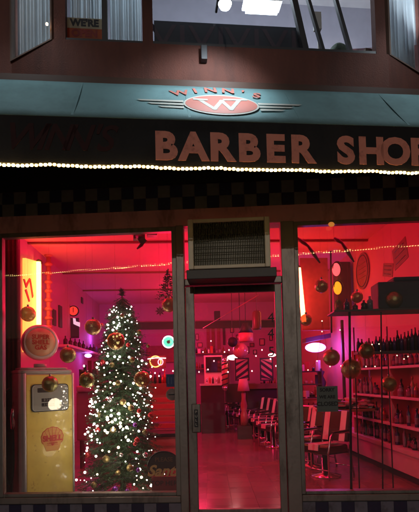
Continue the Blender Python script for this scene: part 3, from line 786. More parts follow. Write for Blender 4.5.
# hose and nozzle on the left side of the pump
b = MB()
hp = [G(-PW-.03, .02, ztp-.22), G(-PW-.10, .02, ztp-.30), G(-PW-.14, .03, ztp-.7), G(-PW-.10, .02, .55), G(-PW-.05, -.02, .42), G(-PW-.03, -.05, .6), G(-PW-.035, -.06, 1.0)]
hp2 = []
for i in range(len(hp)-1):
    for k_ in range(5):
        t = k_/5; p0 = hp[max(i-1, 0)]; p1 = hp[i]; p2 = hp[i+1]; p3 = hp[min(i+2, len(hp)-1)]
        hp2.append(.5*((2*p1)+(-p0+p2)*t+(2*p0-5*p1+4*p2-p3)*t*t+(-p0+3*p1-3*p2+p3)*t**3))
b.tube(hp2+[hp[-1]], .016); b.build('hose', M['rubber'], gp)
b = MB(); b.tube([G(-PW-.035, -.06, 1.0), G(-PW-.04, -.07, 1.12), G(-PW-.045, -.10, 1.22)], [.02, .026, .014]); b.tube([G(-PW-.04, -.10, 1.0), G(-PW-.04, -.12, 1.08), G(-PW-.04, -.08, 1.14)], .006); b.build('nozzle', M['chrome'], gp)
b = MB(); b.tube([G(0, 0, ztp+.004), G(0, 0, ztp+.05)], .07, 20); b.build('globe_collar', M['pumpgrey'], gp)
# round globe facing the street
gcz = hit(FS, 40, 342.5, .62); gz = gcz.z; rg = .205
axis = (EYE-gcz); axis.z = 0; axis.normalize(); axis = (axis + V((.1, 0, 0))).normalized()
gc = V((gp0.x, gp0.y, gz)) 
d_ = hit(FS, 40, 342.5, .62); gc = V((d_.x, d_.y, gz))
b = MB(); b.lathe(gc, [(0, -.09), (rg*.6, -.088), (rg*.92, -.06), (rg, 0), (rg*.92, .06), (rg*.80, .075), (rg*.78, .07), (0, .07)], 32, axis); gl_ = b.build('globe', M['globe'], gp)
b = MB(); b.lathe(gc, [(0, .0712), (rg*.775, .0712), (rg*.775, .076), (rg*.4, .084), (0, .086)], 32, axis); gf = b.build('globe_face', M['globeface'], gl_)
gx = V((0, 0, 1)).cross(axis).normalized()
for s_, dz in (('SUPER', .055), ('SHELL', -.005), ('GAS', -.065)):
    text_part('lettering', s_, M['pumpred'], None, None, .068, 0, gf, .001, offset=.002, origin=gc+axis*.088+V((0, 0, dz)), basis=(gx, V((0, 0, 1)), axis))

# --- christmas tree
tv = .75
tb = hit(FS, 123, 480, tv)
ap = hit(FS, 122, 293, tv)
ct = thing('christmas_tree', 'tall slim Christmas tree covered in white lights in the left window', 'Christmas tree', (tb.x, tb.y, .012))
cx, cy = tb.x, tb.y
HT = ap.z; 
def trad(z):
    # radius profile from photo widths (px -> m about .0113)
    pr_ = [(ap.z, .05), (hit(FS, 122, 300, tv).z, .10), (hit(FS, 122, 312, tv).z, .14), (hit(FS, 122, 332, tv).z, .22), (hit(FS, 122, 352, tv).z, .285), (hit(FS, 122, 385, tv).z, .36), (hit(FS, 122, 420, tv).z, .40), (hit(FS, 122, 460, tv).z, .44), (.25, .52)]
    for (za_, ra), (zb_, rb) in zip(pr_, pr_[1:]):
        if z >= zb_: 
            t = (z-zb_)/(za_-zb_); return rb+(ra-rb)*t
    return .5
def lean(z): return (ap.x-tb.x)*max(0, (z-.3)/(HT-.3))
b = MB(); b.tube([(cx, cy, .2), (cx+lean(HT)*.5, cy, HT*.5), (cx+lean(HT), cy, HT-.02)], [.035, .025, .006]); b.build('trunk', M['bark'], ct)
b = MB(); b.lathe((cx, cy, .012), [(0, 0), (.18, 0), (.2, .03), (.14, .2), (.05, .22), (0, .22)], 20); b.build('stand', M['pumpred'], ct)
b = MB()
tips = []
nb = 1000
for i in range(nb):
    t = (i+.5)/nb; z = .3 + (HT-.02-.3)*(1-(1-t)**.95); z = min(z, HT-.01)
    rad = trad(z)*random.uniform(.72, 1.10); a = i*2.39996+random.uniform(-.3, .3)
    p0 = V((cx+lean(z), cy, z+.05)); p1 = V((cx+lean(z)+rad*math.cos(a), cy+rad*math.sin(a), z-random.uniform(.0, .10)*rad/.3))
    if z > HT-.09: p1 = V((cx+lean(z)+rad*.35*math.cos(a), cy+rad*.35*math.sin(a), z+.07))
    tips.append(p1)
    L = (p1-p0); n = max(8, int(L.length/.011)); ax = L.normalized()
    side = ax.cross(V((0, 0, 1))).normalized(); upv = side.cross(ax)
    w0 = .0022; b.tube([p0, p1], [.004, .0015], 4, False)
    sub = []
    if rad > .12:
        for k_ in range(4):
            tt = random.uniform(.45, .9); s0 = p0+L*tt; s1 = s0 + (ax*.6 + side*random.choice((-1, 1))*random.uniform(.5, .9)+upv*random.uniform(-.3, .3)).normalized()*random.uniform(.06, .11)
            sub.append((s0, s1))
    for q0, q1 in [(p0+L*.3, p1)]+sub:
        LL = q1-q0; aa = LL.normalized(); sd_ = aa.cross(V((0, 0, 1))).normalized(); uv = sd_.cross(aa); nn_ = max(7, int(LL.length/.0075))
        for k_ in range(nn_):
            tt = (k_+random.random())/nn_; c0 = q0+LL*tt; ph = random.uniform(0, math.tau)
            dr_ = (aa*.75 + (sd_*math.cos(ph)+uv*math.sin(ph))).normalized(); ln = random.uniform(.022, .036)
            wv = dr_.cross(V((random.random()-.5, random.random()-.5, random.random()-.5))).normalized()*.0032
            b.bm.faces.new([b.bm.verts.new(c0-wv), b.bm.verts.new(c0+wv), b.bm.verts.new(c0+dr_*ln)])
b.build('crown', M['fir'], ct, recalc=False)
# string of lights
sl_ = thing('fairy_lights', 'dense string of white fairy lights wound round the Christmas tree', 'string lights', (cx, cy, .3))
lp = []
zhi, zlo = hit(FS, 122, 304, tv).z, hit(FS, 122, 494, tv).z
while len(lp) < 400:
    z = random.uniform(zlo-.05, zhi)
    den = 1.0
    py_ = 256
    # denser band in the middle of the tree (photo y 385-435), sparse at the lower middle
    zb1_, zb0_ = hit(FS, 122, 385, tv).z, hit(FS, 122, 438, tv).z
    if zb0_ < z < zb1_: den = 1.0
    elif z > zb1_: den = .42
    else: den = .50
    if random.random() > den: continue
    rad = trad(z)*random.uniform(.88, 1.08); a = -math.pi/2 + math.asin(random.uniform(-.97, .97))
    if random.random() < .2: a = -a
    if z < zb0_ and random.random() < .6 and -2.4 < a-math.tau*(a > math.pi) < -1.35: continue
    lp.append(V((cx+lean(z)+rad*math.cos(a), cy+rad*math.sin(a), z-.02)))
lp.sort(key=lambda p: p.y)
b = MB(); prev = None
b.sphere((0, 0, 0), .0085, 8)
bb = b.build('fairy_bulb', E['tree'], sl_); bb.data.transform(rootmat(sl_)); bb2 = bb.copy(); bb2.data = bb.data.copy(); bb2.data.materials[0] = E['treeb']; COL.objects.link(bb2); bb2.parent = sl_
for i, p in enumerate(lp[:100]):
    c = bb if i == 0 else bb2 if i == 1 else (bb if random.random() < .55 else bb2).copy()
    if i > 1: COL.objects.link(c); c.parent = sl_
    c.location = p - sl_.location; s_ = random.choice((.6, .8, 1, 1.4, 1.9)); c.scale = (s_,)*3
b = MB()
for p in lp[100:]: b.sphere(p, .0085*random.choice((.5, .7, 1, 1.5)), 6)
tag(b.build('rear_bulbs', E['treeb'], sl_), kind='stuff')
for z_, e_ in ((hit(FS, 122, 350, tv).z, 1.6), (hit(FS, 122, 405, tv).z, 4.0), (hit(FS, 122, 455, tv).z, 2.4)):
    light('fairy_glow', 'POINT', (cx+lean(z_), cy-trad(z_)-.10, z_), e_, (1, .8, .55), .08)
b = MB(); turns = []
for i in range(420):
    t = i/420; z = zlo-.05+(zhi-zlo)*t; a = t*math.tau*13; rad = trad(z)*.9; turns.append((cx+lean(z)+rad*math.cos(a), cy+rad*math.sin(a), z+.02*math.sin(i*.8)))
b.tube(turns, .0022, 4); b.build('wire', M['ink'], sl_)
# ornaments
def ornament(p, r, mt, label, group, name='tree_bauble'):
    b = MB(); b.sphere(p, r, 16); b.tube([V(p)+V((0, 0, r*.95)), V(p)+V((0, 0, r*1.2))], r*.2, 8)
    o = b.build(name, mt); return tag(o, label, 'bauble', group)
specs = [(98, 430, 'redb', .03), (131, 408, 'gold', .034), (139, 411, 'redb', .026), (123, 402, 'gold', .035), (106, 459, 'gold', .04), (118, 473, 'gold', .028), (130, 468, 'gold', .038), (88, 455, 'redb', .036),
 (137, 440, 'redb', .03), (135, 444, 'redb', .022), (145, 432, 'gold', .03), (112, 365, 'gold', .03), (122, 316, 'gold', .026), (107, 341, 'gold', .026), (128, 345, 'redb', .024), (132, 360, 'gold', .03), (103, 362, 'redb', .03),
 (118, 383, 'gold', .03), (110, 400, 'silverb', .028), (99, 415, 'gold', .03), (121, 455, 'silverb', .024), (127, 491, 'purpleb', .022), (115, 489, 'purpleb', .03), (138, 470, 'purpleb', .024), (94, 485, 'gold', .035), (113, 430, 'gold', .034), (145, 455, 'silverb', .03), (135, 425, 'purpleb', .024), (148, 346, 'gold', .022), (102, 325, 'redb', .02), (139, 332, 'gold', .026), (150, 415, 'redb', .026)]
cn = {'redb': 'red', 'gold': 'gold', 'silverb': 'silver', 'purpleb': 'purple'}
for px, py, mt, r in specs:
    p = hit(FS, px, py, tv); dx = p.x-(cx+lean(p.z)); rad = max(trad(p.z), abs(dx)+.01); dy = math.sqrt(max(0, rad*rad-dx*dx))
    nfront = tv - dy*.95; p = hit(FS, px, py, max(nfront, .2))
    lv = 'upper' if py < 380 else ('middle' if py < 445 else 'lower')
    ornament(p, r, M[mt], f'small {cn[mt]} bauble hanging on the {lv} part of the Christmas tree', f'{cn[mt]} baubles on the {lv} part of the tree')

def see_through_gold(name, col, fac):
    m = mat(name, col, .22, .75, var=.5, scale=30, bump=.5, bscale=55); nt = m.node_tree; out = [n for n in nt.nodes if n.type == 'OUTPUT_MATERIAL'][0]; b = nt.nodes['Principled BSDF']
    t_ = nt.nodes.new('ShaderNodeBsdfTransparent'); t_.inputs[0].default_value = (.75, .7, .45, 1); mx = nt.nodes.new('ShaderNodeMixShader'); mx.inputs[0].default_value = fac
    nt.links.new(b.outputs[0], mx.inputs[1]); nt.links.new(t_.outputs[0], mx.inputs[2]); nt.links.new(mx.outputs[0], out.inputs[0]); return m
GOLDS = [see_through_gold('gold_glass', (.50, .40, .17), .25), see_through_gold('olive_gold_glass', (.33, .31, .14), .2), see_through_gold('amber_gold_glass', (.55, .38, .18), .3)]
# --- hanging gold window baubles
HB = [(28, 314, 9, 'gold bauble hanging in front of the glowing yellow sign, above the pump globe'),
 (68, 355, 9.5, 'gold bauble hanging just right of the pump globe'),
 (50, 384, 9, 'gold bauble hanging in front of the gas pump dial'),
 (93, 327, 9, 'gold bauble hanging left of the Christmas tree top'),
 (87, 380, 8.5, 'gold bauble hanging between gas pump and Christmas tree'),
 (116, 341, 10, 'gold bauble hanging in front of the upper Christmas tree'),
 (142, 379, 9, 'gold bauble hanging at the right edge of the Christmas tree'),
 (169, 305, 8.5, 'gold bauble hanging beneath the twig decoration'),
 (306, 320, 6.5, 'gold bauble hanging at the foot of the neon tube in the right window'),
 (321.5, 286, 7.5, 'gold bauble hanging left of the traffic light'),
 (357, 297, 7, 'gold bauble hanging below the oval plaque'),
 (393.5, 300, 9.5, 'gold bauble hanging in front of the black box on the display shelf'),
 (331.5, 357.5, 9, 'gold bauble hanging beside the violet lamp'),
 (366.5, 351, 9, 'gold bauble hanging between the two black display poles'),
 (351, 369, 10.5, 'large gold bauble hanging in front of the left black display pole'),
 (389, 384, 8.5, 'lowest gold bauble, hanging beside the right black display pole')]
for px, py, r, lab in HB:
    p = hit(FS, px, py, .16); rr_ = r*.0092
    rr_ *= random.uniform(.93, 1.05)
    o = thing('window_bauble', lab, 'bauble', p, 0, 'gold baubles hanging in the shop windows')
    b = MB(); n_ = 24; prof = []
    for i in range(13):
        th_ = math.pi*i/12; prof.append((rr_*math.sin(th_)*(1.0 if i % 2 else .97), -rr_*math.cos(th_)))
    b.lathe(p, prof, 24); b.build('ball', GOLDS[len(lab) % 3], o)
    b = MB(); b.tube([p+V((0, 0, rr_)), p+V((0, 0, rr_+.018))], .011, 10); b.build('bauble_cap', M['silverb'], o)
    b = MB(); b.tube([p+V((0, 0, rr_+.015)), V((p.x, p.y, zh+.14))], .0005, 4); b.build('thread', M['poster'], o)

# --- twig decoration
tw0 = hit(FS, 168, 300, .5); b = MB(); zt0 = hit(FS, 167, 272, .5).z
b.tube([(tw0.x, tw0.y, tw0.z-.02), (tw0.x, tw0.y, zt0)], .004, 5)
for i in range(150):
    t = random.random(); z = tw0.z+.02+(zt0-tw0.z)*t; rr_ = (.16*(1-t)+.015)*random.uniform(.5, 1); a = random.uniform(0, math.tau)
    p0 = V((tw0.x, tw0.y, z-.01)); p1 = V((tw0.x+rr_*math.cos(a), tw0.y+rr_*math.sin(a), z+random.uniform(-.03, .02))); b.tube([p0, p1], .0015, 4)
    for k_ in range(3): b.sphere(p0.lerp(p1, random.uniform(.5, 1)), random.uniform(.004, .008), 5)
b.tube([(tw0.x, tw0.y, zt0), (tw0.x, tw0.y, ZC-.0)], .0005, 4)
tag(b.build('twig_decoration', mat('dark_tinsel', (.12, .05, .04), .5), None), 'small tinsel twig tree hanging near the door jamb', 'decoration')
# poinsettia-like bow by bauble
p = hit(FS, 160, 311, .3); b = MB()
for i in range(8):
    a = i*math.tau/8; b.hexa([p+V((0, 0, 0)), p+V((.03*math.cos(a-.3), .004, .03*math.sin(a-.3))), p+V((.055*math.cos(a), 0, .055*math.sin(a))), p+V((.03*math.cos(a+.3), .004, .03*math.sin(a+.3)))], [q_+V((0, .004, 0)) for q_ in (p, p+V((.03*math.cos(a-.3), .004, .03*math.sin(a-.3))), p+V((.055*math.cos(a), 0, .055*math.sin(a))), p+V((.03*math.cos(a+.3), .004, .03*math.sin(a+.3))))])
b.tube([p, V((p.x, p.y, ZC))], .0005, 4)
tag(b.build('ribbon_bow', mat('dark_red_ribbon', (.2, .02, .03), .5), None), 'little dark red bow hanging left of the bauble by the door', 'bow')

# --- window stickers and signs
b = MB(); a, c, z0_, z1_ = quad_px(166.5, 374, 178.2, 387, .03, FS); b.span(FS, a, c, .022, .026, z0_, z1_); bs = b.build('sticker', M['blue']); tag(bs, 'blue square sticker on the left window glass by the door', 'sticker')
text_part('lettering', 'Visa', M['paper'], FS, None, .05, 0, bs, .0005, origin=pt(FS, (a+c)/2, .0215, (z0_+z1_)/2)) if False else None
for i in range(3):
    q = MB(); q.span(FS, a+.015+i*.03, a+.028+i*.03, .0205, .0218, z0_+.03, z1_-.03); q.build('print', mat('pale_blue_print', (.15, .22, .5), .5), bs)
b = MB(); pc = hit(FS, 172, 394.5, .02); b.lathe(pc, [(0, 0), (.06, 0), (.06, .004), (0, .004)], 28, FS[2]); rs = b.build('sticker', mat('pale_pink_sticker', (.55, .42, .42), .5)); tag(rs, 'round pale sticker on the left window glass below the blue one', 'sticker')
q = MB(); q.span(FS, loc(FS, pc).x-.035, loc(FS, pc).x+.035, .0165, .0195, pc.z-.006, pc.z+.004); q.build('print', M['ink'], rs)
# santa stop here sign
ss = thing('window_sign', 'dark arched sign with gold script Santa above STOP HERE beside the tree', 'sign', hit(FS, 165, 494, .25))
pc = hit(FS, 164, 468, .25); q = loc(FS, pc); P = []
for i in range(25): a = math.pi*i/24; P.append((q.x+.165*math.cos(a), q.z+.02+.15*math.sin(a)))
P += [(q.x-.165, q.z-.02), (q.x+.165, q.z-.02)]
b = MB(); b.hexa([pt(FS, x, .25, z) for x, z in P], [pt(FS, x, .265, z) for x, z in P]); b.build('arch_panel', M['dark'], ss)
b = MB(); b.tube([pt(FS, q.x+.165*math.cos(math.pi*i/24), .245, q.z+.02+.15*math.sin(math.pi*i/24)) for i in range(-3, 25)], .008, 8); b.tube([pt(FS, q.x+.165, .245, q.z-.02), pt(FS, q.x+.15, .245, q.z-.28), pt(FS, q.x+.13, .245, zs)], .008, 8); b.build('rim', M['ink'], ss)
b = MB(); b.span(FS, q.x-.13, q.x+.165, .25, .262, q.z-.24, q.z-.085); b.build('lower_panel', mat('red_board', (.3, .04, .05), .5), ss)
text_part('lettering', 'Santa', M['goldink'], FS, None, .155, 0, ss, .004, shear=.35, offset=.004, sx=1.05, origin=pt(FS, q.x+.0, .235, q.z-.03))
text_part('lettering', 'STOP HERE', M['ink'], FS, None, .068, 0, ss, .002, origin=pt(FS, q.x+.0, .246, q.z-.155))
text_part('lettering', 'PLEASE', mat('dull_gold_ink', (.25, .12, .06), .5), FS, None, .06, 0, ss, .002, origin=pt(FS, q.x+.0, .247, q.z+.085))
# closed sign
cs = thing('closed_sign', 'grey green card reading SORRY WE ARE CLOSED in the right window', 'sign', hit(FS, 327, 412, .02))
a, c, z0_, z1_ = quad_px(317.3, 386, 337.5, 412, .02, FS); b = MB(); b.span(FS, a, c, .022, .028, z0_, z1_); b.build('card', M['signgreen'], cs)
for s_, py, sz in (('SORRY', 390, .045), ('WE ARE', 397, .042), ('CLOSED', 404, .055)):
    text_part('lettering', s_, M['ink'], FS, None, sz, 0, cs, .0008, offset=.002, origin=pt(FS, (a+c)/2, .0205, SU(327, py, .02)[1]))

# --- neon tubes
def neon(name, p0, p1, r, m, lab, cat='neon tube', bracket=True, wallu=None):
    o = thing(name, lab, cat, p0)
    b = MB(); b.tube([V(p0).lerp(V(p1), i/8) for i in range(9)], r, 10); b.build('glass_tube', m, o)
    if bracket:
        b = MB(); d = V((0, .05, 0))
        for t in (.0, 1.0): q = V(p0).lerp(V(p1), t); b.tube([q, q+d], r*1.25, 8)
        b.build('end_cap', M['darkmetal'], o)
    return o
uw = UL+.1
p1_ = wall_hit(38.5, 262, uw); v_ = loc(FI, p1_).y; p0_ = IP(38.5, 345, v_)
neon('neon_tube', p0_, p1_, .045, E['neonorange'], 'vertical glowing yellow orange neon tube behind the gas pump globe')
l = light('neon_light', 'POINT', (p0_+p1_)/2+V((.45, -.3, .2)), 36, (1, .01, .06), .12)
# lit sign flat on the wall beside it
def wall_slab(pts, th_, name, m, parent=None, off=.02):
    L_ = [loc(FI, wall_hit(x, y_, UL+off)) for x, y_ in pts]
    b = MB(); b.slab([pt(FI, UL+off, p.y, p.z) for p in L_], th_, FI[1]); return b.build(name, m, parent)
ls = thing('lightbox_sign', 'bright yellow lit sign panel just left of the neon tube', 'sign', wall_hit(28, 300, UL+.02))
wall_slab([(22.5, 258), (33.5, 261), (33.5, 350), (22.5, 352)], .05, 'lit_panel', E['lightbox'], ls)
for pp in ([(22.8, 279), (24.2, 279), (26.5, 287), (25.5, 288)], [(25, 285), (29, 278), (30, 279), (26, 288)], [(29, 279), (30.2, 279), (33, 296), (32, 298)], [(24.5, 290), (26, 289), (29.5, 301), (28.5, 302)]):
    wall_slab(pp, .012, 'figure_print', mat('sign_red_print', (.35, .05, .02), .5), ls, .072)
# scallop-edged dark column right of neon (ornate curtain of discs)
oc = MB()
for i in range(9):
    q = IP(48.5, 256+i*9, v_+.6); oc.lathe(q, [(0, -.03), (.06, -.02), (.085, .012), (.06, .05), (0, .07)], 16)
q0 = IP(48.5, 250, v_+.6); q1 = IP(48.5, 345, v_+.6); oc.tube([q0, q1], .045, 8)
tag(oc.build('spiral_column', mat('red_plaster', (.45, .12, .12), .5), None), 'ribbed red plaster column right of the yellow neon tube', 'column')
# right window: neon + red poster board
vN = 9.0
p1_ = IP(298.5, 268, vN); p0_ = IP(304, 322, vN+.0)
neon('neon_tube', p0_, p1_, .045, E['neonhot'], 'slanting glowing orange neon tube at the left edge of the right window')
light('neon_light_right', 'POINT', (p0_+p1_)/2+V((.1, -.5, .1)), 10, (1, .02, .02), .12)
p1_ = IP(276.3, 288, 10.2); p0_ = IP(280.5, 326, 10.2)
neon('neon_tube', p0_, p1_, .036, E['neonhot'], 'slanting glowing pink neon tube behind the door number 445')
# hanging red poster board beside right neon
a = IU(300, 258, vN+.3); c = IU(330, 330, vN+.3); b = MB(); b.span(FI, a[0], c[0], vN+.3, vN+.34, c[1], a[1]); pb = b.build('poster_board', M['poster'], None)
tag(pb, 'tall dull red poster board behind the slanting neon tube', 'poster')
b = MB(); q0 = IP(330.5, 228, vN+.2); q1 = IP(331.5, 333, vN+.2); b.tube([q0, q1], .018, 8); tag(b.build('pipe', M['darkmetal'], None), 'thin dark vertical pipe beside the traffic light', 'pipe')
# red flood tubes hidden above the window head
for k_, (ua_, ub_) in enumerate(((-2.6, -.9), (.9, 2.9))):
    p0_ = pt(FS, ua_, .55, zh+.34); p1_ = pt(FS, ub_, .55, zh+.34)
    neon('neon_tube', p0_, p1_, .02, E['flood'], ('red neon tube along the inside of the left window head', 'red neon tube along the inside of the right window head')[k_])
light('red_fill', 'POINT', pt(FI, .3, 9.6, 2.9), 125, (1, .010, .075), .2)  # unseen fill lights added to spread red over ceiling and room, no fixture
light('red_fill_front', 'POINT', pt(FI, -.2, 6.6, 2.75), 120, (1, .008, .065), .2)
light('red_fill_back', 'POINT', pt(FI, .3, 12.6, 2.6), 120, (1, .03, .11), .25)
# --- left wall: violet shelf, clock etc.
wl = UL+.02
def shelf_px(p0, p1, u, depth, th_, name, m, lab, cat):
    a = loc(FI, wall_hit(*p0, u)); c = loc(FI, wall_hit(*p1, u)); b = MB(); z = (a.z+c.z)/2
    b.span(FI, u, u+depth, min(a.y, c.y), max(a.y, c.y), z-th_/2, z+th_/2); o = b.build(name, m); tag(o, lab, cat); return a, c, z
a, c, zsh = shelf_px((56, 343), (95, 357.5), UL+.01, .28, .05, 'wall_shelf', M['white'], 'white shelf on the left wall lit violet from below', 'shelf')
vm = a.y+(c.y-a.y)*.55
q = pt(FI, UL+.2, vm, zsh-.10); b = MB(); b.sphere(q, .09, 14, 1, 1.6, .6); tag(b.build('violet_lamp', E['violet'], None), 'small violet white lamp glowing under the left wall shelf', 'lamp')
light('violet_light', 'POINT', q+V((.3, 0, .0)), 7, (.55, .12, 1), .1)
light('violet_light_wall', 'POINT', IP(97, 338, 13.9), 12, (.5, .15, 1), .15)
for i in range(9):
    v0 = a.y + (c.y-a.y)*(i+.6)/9.5; h = random.uniform(.14, .26)
    b = MB(); b.lathe(pt(FI, UL+.14, v0, zsh+.026), [(0, 0), (.045, 0), (.045, h*.6), (.015, h*.75), (.015, h), (0, h)], 10)
    tag(b.build('bottle', mat('dark_bottle', (.06, .02, .05), .2), None), 'dark bottle on the violet lit left wall shelf', 'bottle', 'bottles on the left wall shelf')
# red clock + poster with white star beneath
p = wall_hit(73.5, 311, UL+.08); vv = loc(FI, p).y; p = IP(73.5, 311, vv)
k_ = thing('wall_clock', 'small round red clock on the left wall above the flag poster', 'clock', p)
b = MB(); b.lathe(p, [(0, -.03), (.13, -.03), (.13, .02), (0, .02)], 28, -FI[2]); b.build('case', M['ink'], k_)
b = MB(); b.lathe(p-FI[2]*.021, [(0, 0), (.108, 0), (.1, .006), (0, .006)], 28, -FI[2]); b.build('dial', E['clockr'], k_)
b = MB(); b.tube([p-FI[2]*.032, p-FI[2]*.032+V((0, 0, .08))], .008, 6); b.tube([p-FI[2]*.032, p-FI[2]*.032+V((.0, 0, -.04))], .008, 6); b.build('hands', M['ink'], k_)
fp_ = thing('flag_poster', 'narrow dark poster with a white emblem beneath the red clock', 'poster', IP(74, 339, vv))
a, c = IU(69.5, 318, vv+.02), IU(79, 338, vv+.02); b = MB(); b.span(FI, a[0], c[0], vv+.02, vv+.05, c[1], a[1]); b.build('panel', mat('navy_poster', (.05, .04, .12), .5), fp_)
b = MB(); A0 = IP(73, 317, vv+.01); P = [IP(73, 318, vv+.012), IP(75.5, 318.5, vv+.012), IP(76, 321.5, vv+.012), IP(80, 322.5, vv+.012), IP(80, 327, vv+.012), IP(73.5, 324, vv+.012)]
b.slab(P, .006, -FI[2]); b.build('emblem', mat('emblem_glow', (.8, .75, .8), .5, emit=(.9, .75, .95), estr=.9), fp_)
# frames on left wall
for (x0, y0, x1, y1, lab) in ((53, 309, 56, 326, 'narrow dark picture frame nearest the column on the left wall'), (59, 305, 62, 328, 'narrow dark picture frame left of the red clock'), (81.5, 297, 83, 304, 'tiny dark hook plate above the clock on the left wall')):
    a, c = wall_hit(x0, y0, UL+.02), wall_hit(x1, y1, UL+.02); la, lc_ = loc(FI, a), loc(FI, c)
    b = MB(); b.span(FI, UL+.005, UL+.03, la.y, lc_.y, min(la.z, lc_.z), max(la.z, lc_.z)); tag(b.build('picture', M['dark'], None), lab, 'picture')

# --- back wall zone, left part seen beside the tree
VBk = VB-.06
def back_box(name, x0, y0, x1, y1, v, d, m, lab, cat, group=None, bevel=0):
    a, c = IU(x0, y0, v), IU(x1, y1, v); b = MB(); b.span(FI, a[0], c[0], v, v+d, min(a[1], c[1]), max(a[1], c[1]))
    o = b.build(name, m, None, bevel=bevel); return tag(o, lab, cat, group)
back_box('wall_beam', 134, 322.5, 300, 326.5, VB-.14, .13, M['dark'], 'dark horizontal trim board across the back wall behind the tree', 'trim')
back_box('wall_panel', 146, 346, 180, 362, VB-.1, .05, M['poster'], 'dull red menu panel on the back wall below the green clock', 'panel')
gc_ = IP(168.5, 342, 13.6); gk = thing('neon_clock', 'round green neon clock with white ring on the back wall', 'clock', gc_)
b = MB(); b.lathe(gc_, [(0, 0), (.2, 0), (.2, .06), (0, .06)], 32, FI[2]); b.build('case', M['ink'], gk)
b = MB(); b.lathe(gc_-FI[2]*.012, [(0, 0), (.14, 0), (.14, .01), (0, .01)], 32, FI[2]); b.build('dial', E['green'], gk)
b = MB(); b.tube([gc_-FI[2]*.03+FI[1]*.165*math.cos(t*math.tau/32)+V((0, 0, .165*math.sin(t*math.tau/32))) for t in range(33)], .02, 8, False); b.build('ring', E['wring'], gk)
b = MB(); b.tube([gc_-FI[2]*.02, gc_-FI[2]*.02+V((.04, 0, .06))], .012, 6); b.tube([gc_-FI[2]*.02, gc_-FI[2]*.02+V((-.05, 0, .02))], .012, 6)
b.lathe(gc_-FI[2]*.02, [(0, 0), (.05, 0), (.05, .004), (0, .004)], 16, FI[2]); b.build('hands', mat('clock_dark_green', (.04, .2, .1), .5), gk)
# bicycle-like neon sign
ns = thing('neon_sign', 'small neon sign of yellow and pink loops under a white bar', 'neon sign', IP(156, 366, 12.5))
def loop(x, y, rx, ry, v, m, nm):
    b = MB(); b.tube([IP(x+rx*math.cos(t*math.tau/20), y+ry*math.sin(t*math.tau/20), v) for t in range(21)], .014, 6, False); b.build(nm, m, ns)
loop(155.5, 361.5, 5.5, 5.5, 12.5, E['yel'], 'yellow_loop'); loop(160.5, 362, 2.4, 3, 12.48, E['pnk'], 'pink_loop')
b = MB(); b.tube([IP(147.5, 359, 12.5), IP(156, 357.8, 12.5), IP(166, 358.2, 12.5)], .014, 6); b.build('white_bar', E['wring'], ns)
b = MB(); a, c = IU(148, 356, 12.54), IU(166, 368, 12.54); b.span(FI, a[0], c[0], 12.54, 12.57, c[1], a[1]); b.build('backing', mat('smoked_red_acrylic', (.25, .05, .06), .3), ns)
# counter and clutter behind the tree (right part)
back_box('counter', 134, 384, 181, 420, 11.5, .6, M['wood'], 'long reddish wooden counter behind the right side of the tree', 'counter', bevel=.01)
for i in range(14):
    x = 148+i*2.4; h = random.uniform(5, 13); back_m = random.choice(['dark', 'silverb', 'poster', 'redb', 'ink'])
    p = IP(x, 383.6, 11.6); sz = h*.026
    b = MB(); b.lathe((p.x, p.y, IP(x, 384, 11.5).z+.004), [(0, 0), (.035, 0), (.035, sz*.6), (.014, sz*.78), (.014, sz), (0, sz)], 10)
    tag(b.build('bottle', M[back_m], None), {'dark': 'dark brown', 'silverb': 'silver', 'poster': 'dull red', 'redb': 'shiny red', 'ink': 'black'}[back_m]+' bottle on the wooden counter behind the tree', 'bottle', 'bottles on the wooden counter')
# red chest w dark top (behind santa sign)
a, c = IU(149, 434, 6.8), IU(181, 500, 6.8); b = MB(); b.span(FI, a[0], c[0], 6.8, 7.3, .015, a[1]-.05); ch = thing('low_cabinet', 'low red cabinet with a dark top edge right of the tree', 'cabinet', pt(FI, a[0]+.2, 7, .012)); b.build('body', mat('red_cabinet_paint', (.42, .08, .09), .4), ch)
b = MB(); b.span(FI, a[0]-.02, c[0]+.02, 6.78, 7.32, a[1]-.049, a[1]); b.build('top', M['ink'], ch)
b = MB(); 
for i in range(5): 
    zz = a[1]-.13-i*.13; b.span(FI, a[0]+.03, c[0]-.03, 6.788, 6.799, zz-.045, zz+.045)
b.build('drawer_front', mat('red_drawer', (.5, .1, .11), .4), ch)
# stacked red slatted crate
for i, (y0, y1) in enumerate(((400, 404), (406, 410), (412, 416), (418, 422), (424, 429))):
    pass
cr_ = thing('magazine_rack', 'red slatted rack against the wall between tree and door jamb', 'rack', IP(162, 434, 7.6))
b = MB()
for y0 in (398, 404.5, 411, 417.5, 424, 430):
    a, c = IU(150, y0, 7.6), IU(181, y0+3.6, 7.6); b.span(FI, a[0], c[0], 7.6, 7.63, c[1], a[1])
b.build('slats', mat('red_slat_paint', (.5, .09, .1), .45), cr_)
b = MB()
for x in (151, 180): q = IU(x, 420, 7.6); b.span(FI, q[0]-.02, q[0]+.02, 7.635, 7.67, .015, IU(x, 396, 7.6)[1])
b.build('rack_upright', M['dark'], cr_)

# --- door view
back_box('speaker', 214.3, 311, 220.3, 320, 12.6, .2, M['ink'], 'small black loudspeaker hanging high behind the door glass', 'speaker')
# vertical pictures
for i, (x0, x1, y0, y1, l_) in enumerate(((206.5, 210, 327, 348, 'leftmost'), (211.5, 215, 326, 347, 'second'), (217, 220.5, 324, 349, 'third'), (222.5, 225.5, 322, 345, 'rightmost'))):
    back_box('picture', x0, y0, x1, y1, VB-.05, .03, M[('poster', 'wood', 'poster', 'dark')[i]], f'{l_} of four narrow upright pictures on the back wall seen through the door', 'picture', 'narrow pictures on the back wall')
# conduit diagonal at ceiling
b = MB(); b.tube([IP(203, 328, 12.2), IP(258.5, 295, 9.5)], .007, 6); tag(b.build('conduit', M['poster'], None), 'thin conduit running diagonally below the ceiling behind the door glass', 'conduit')
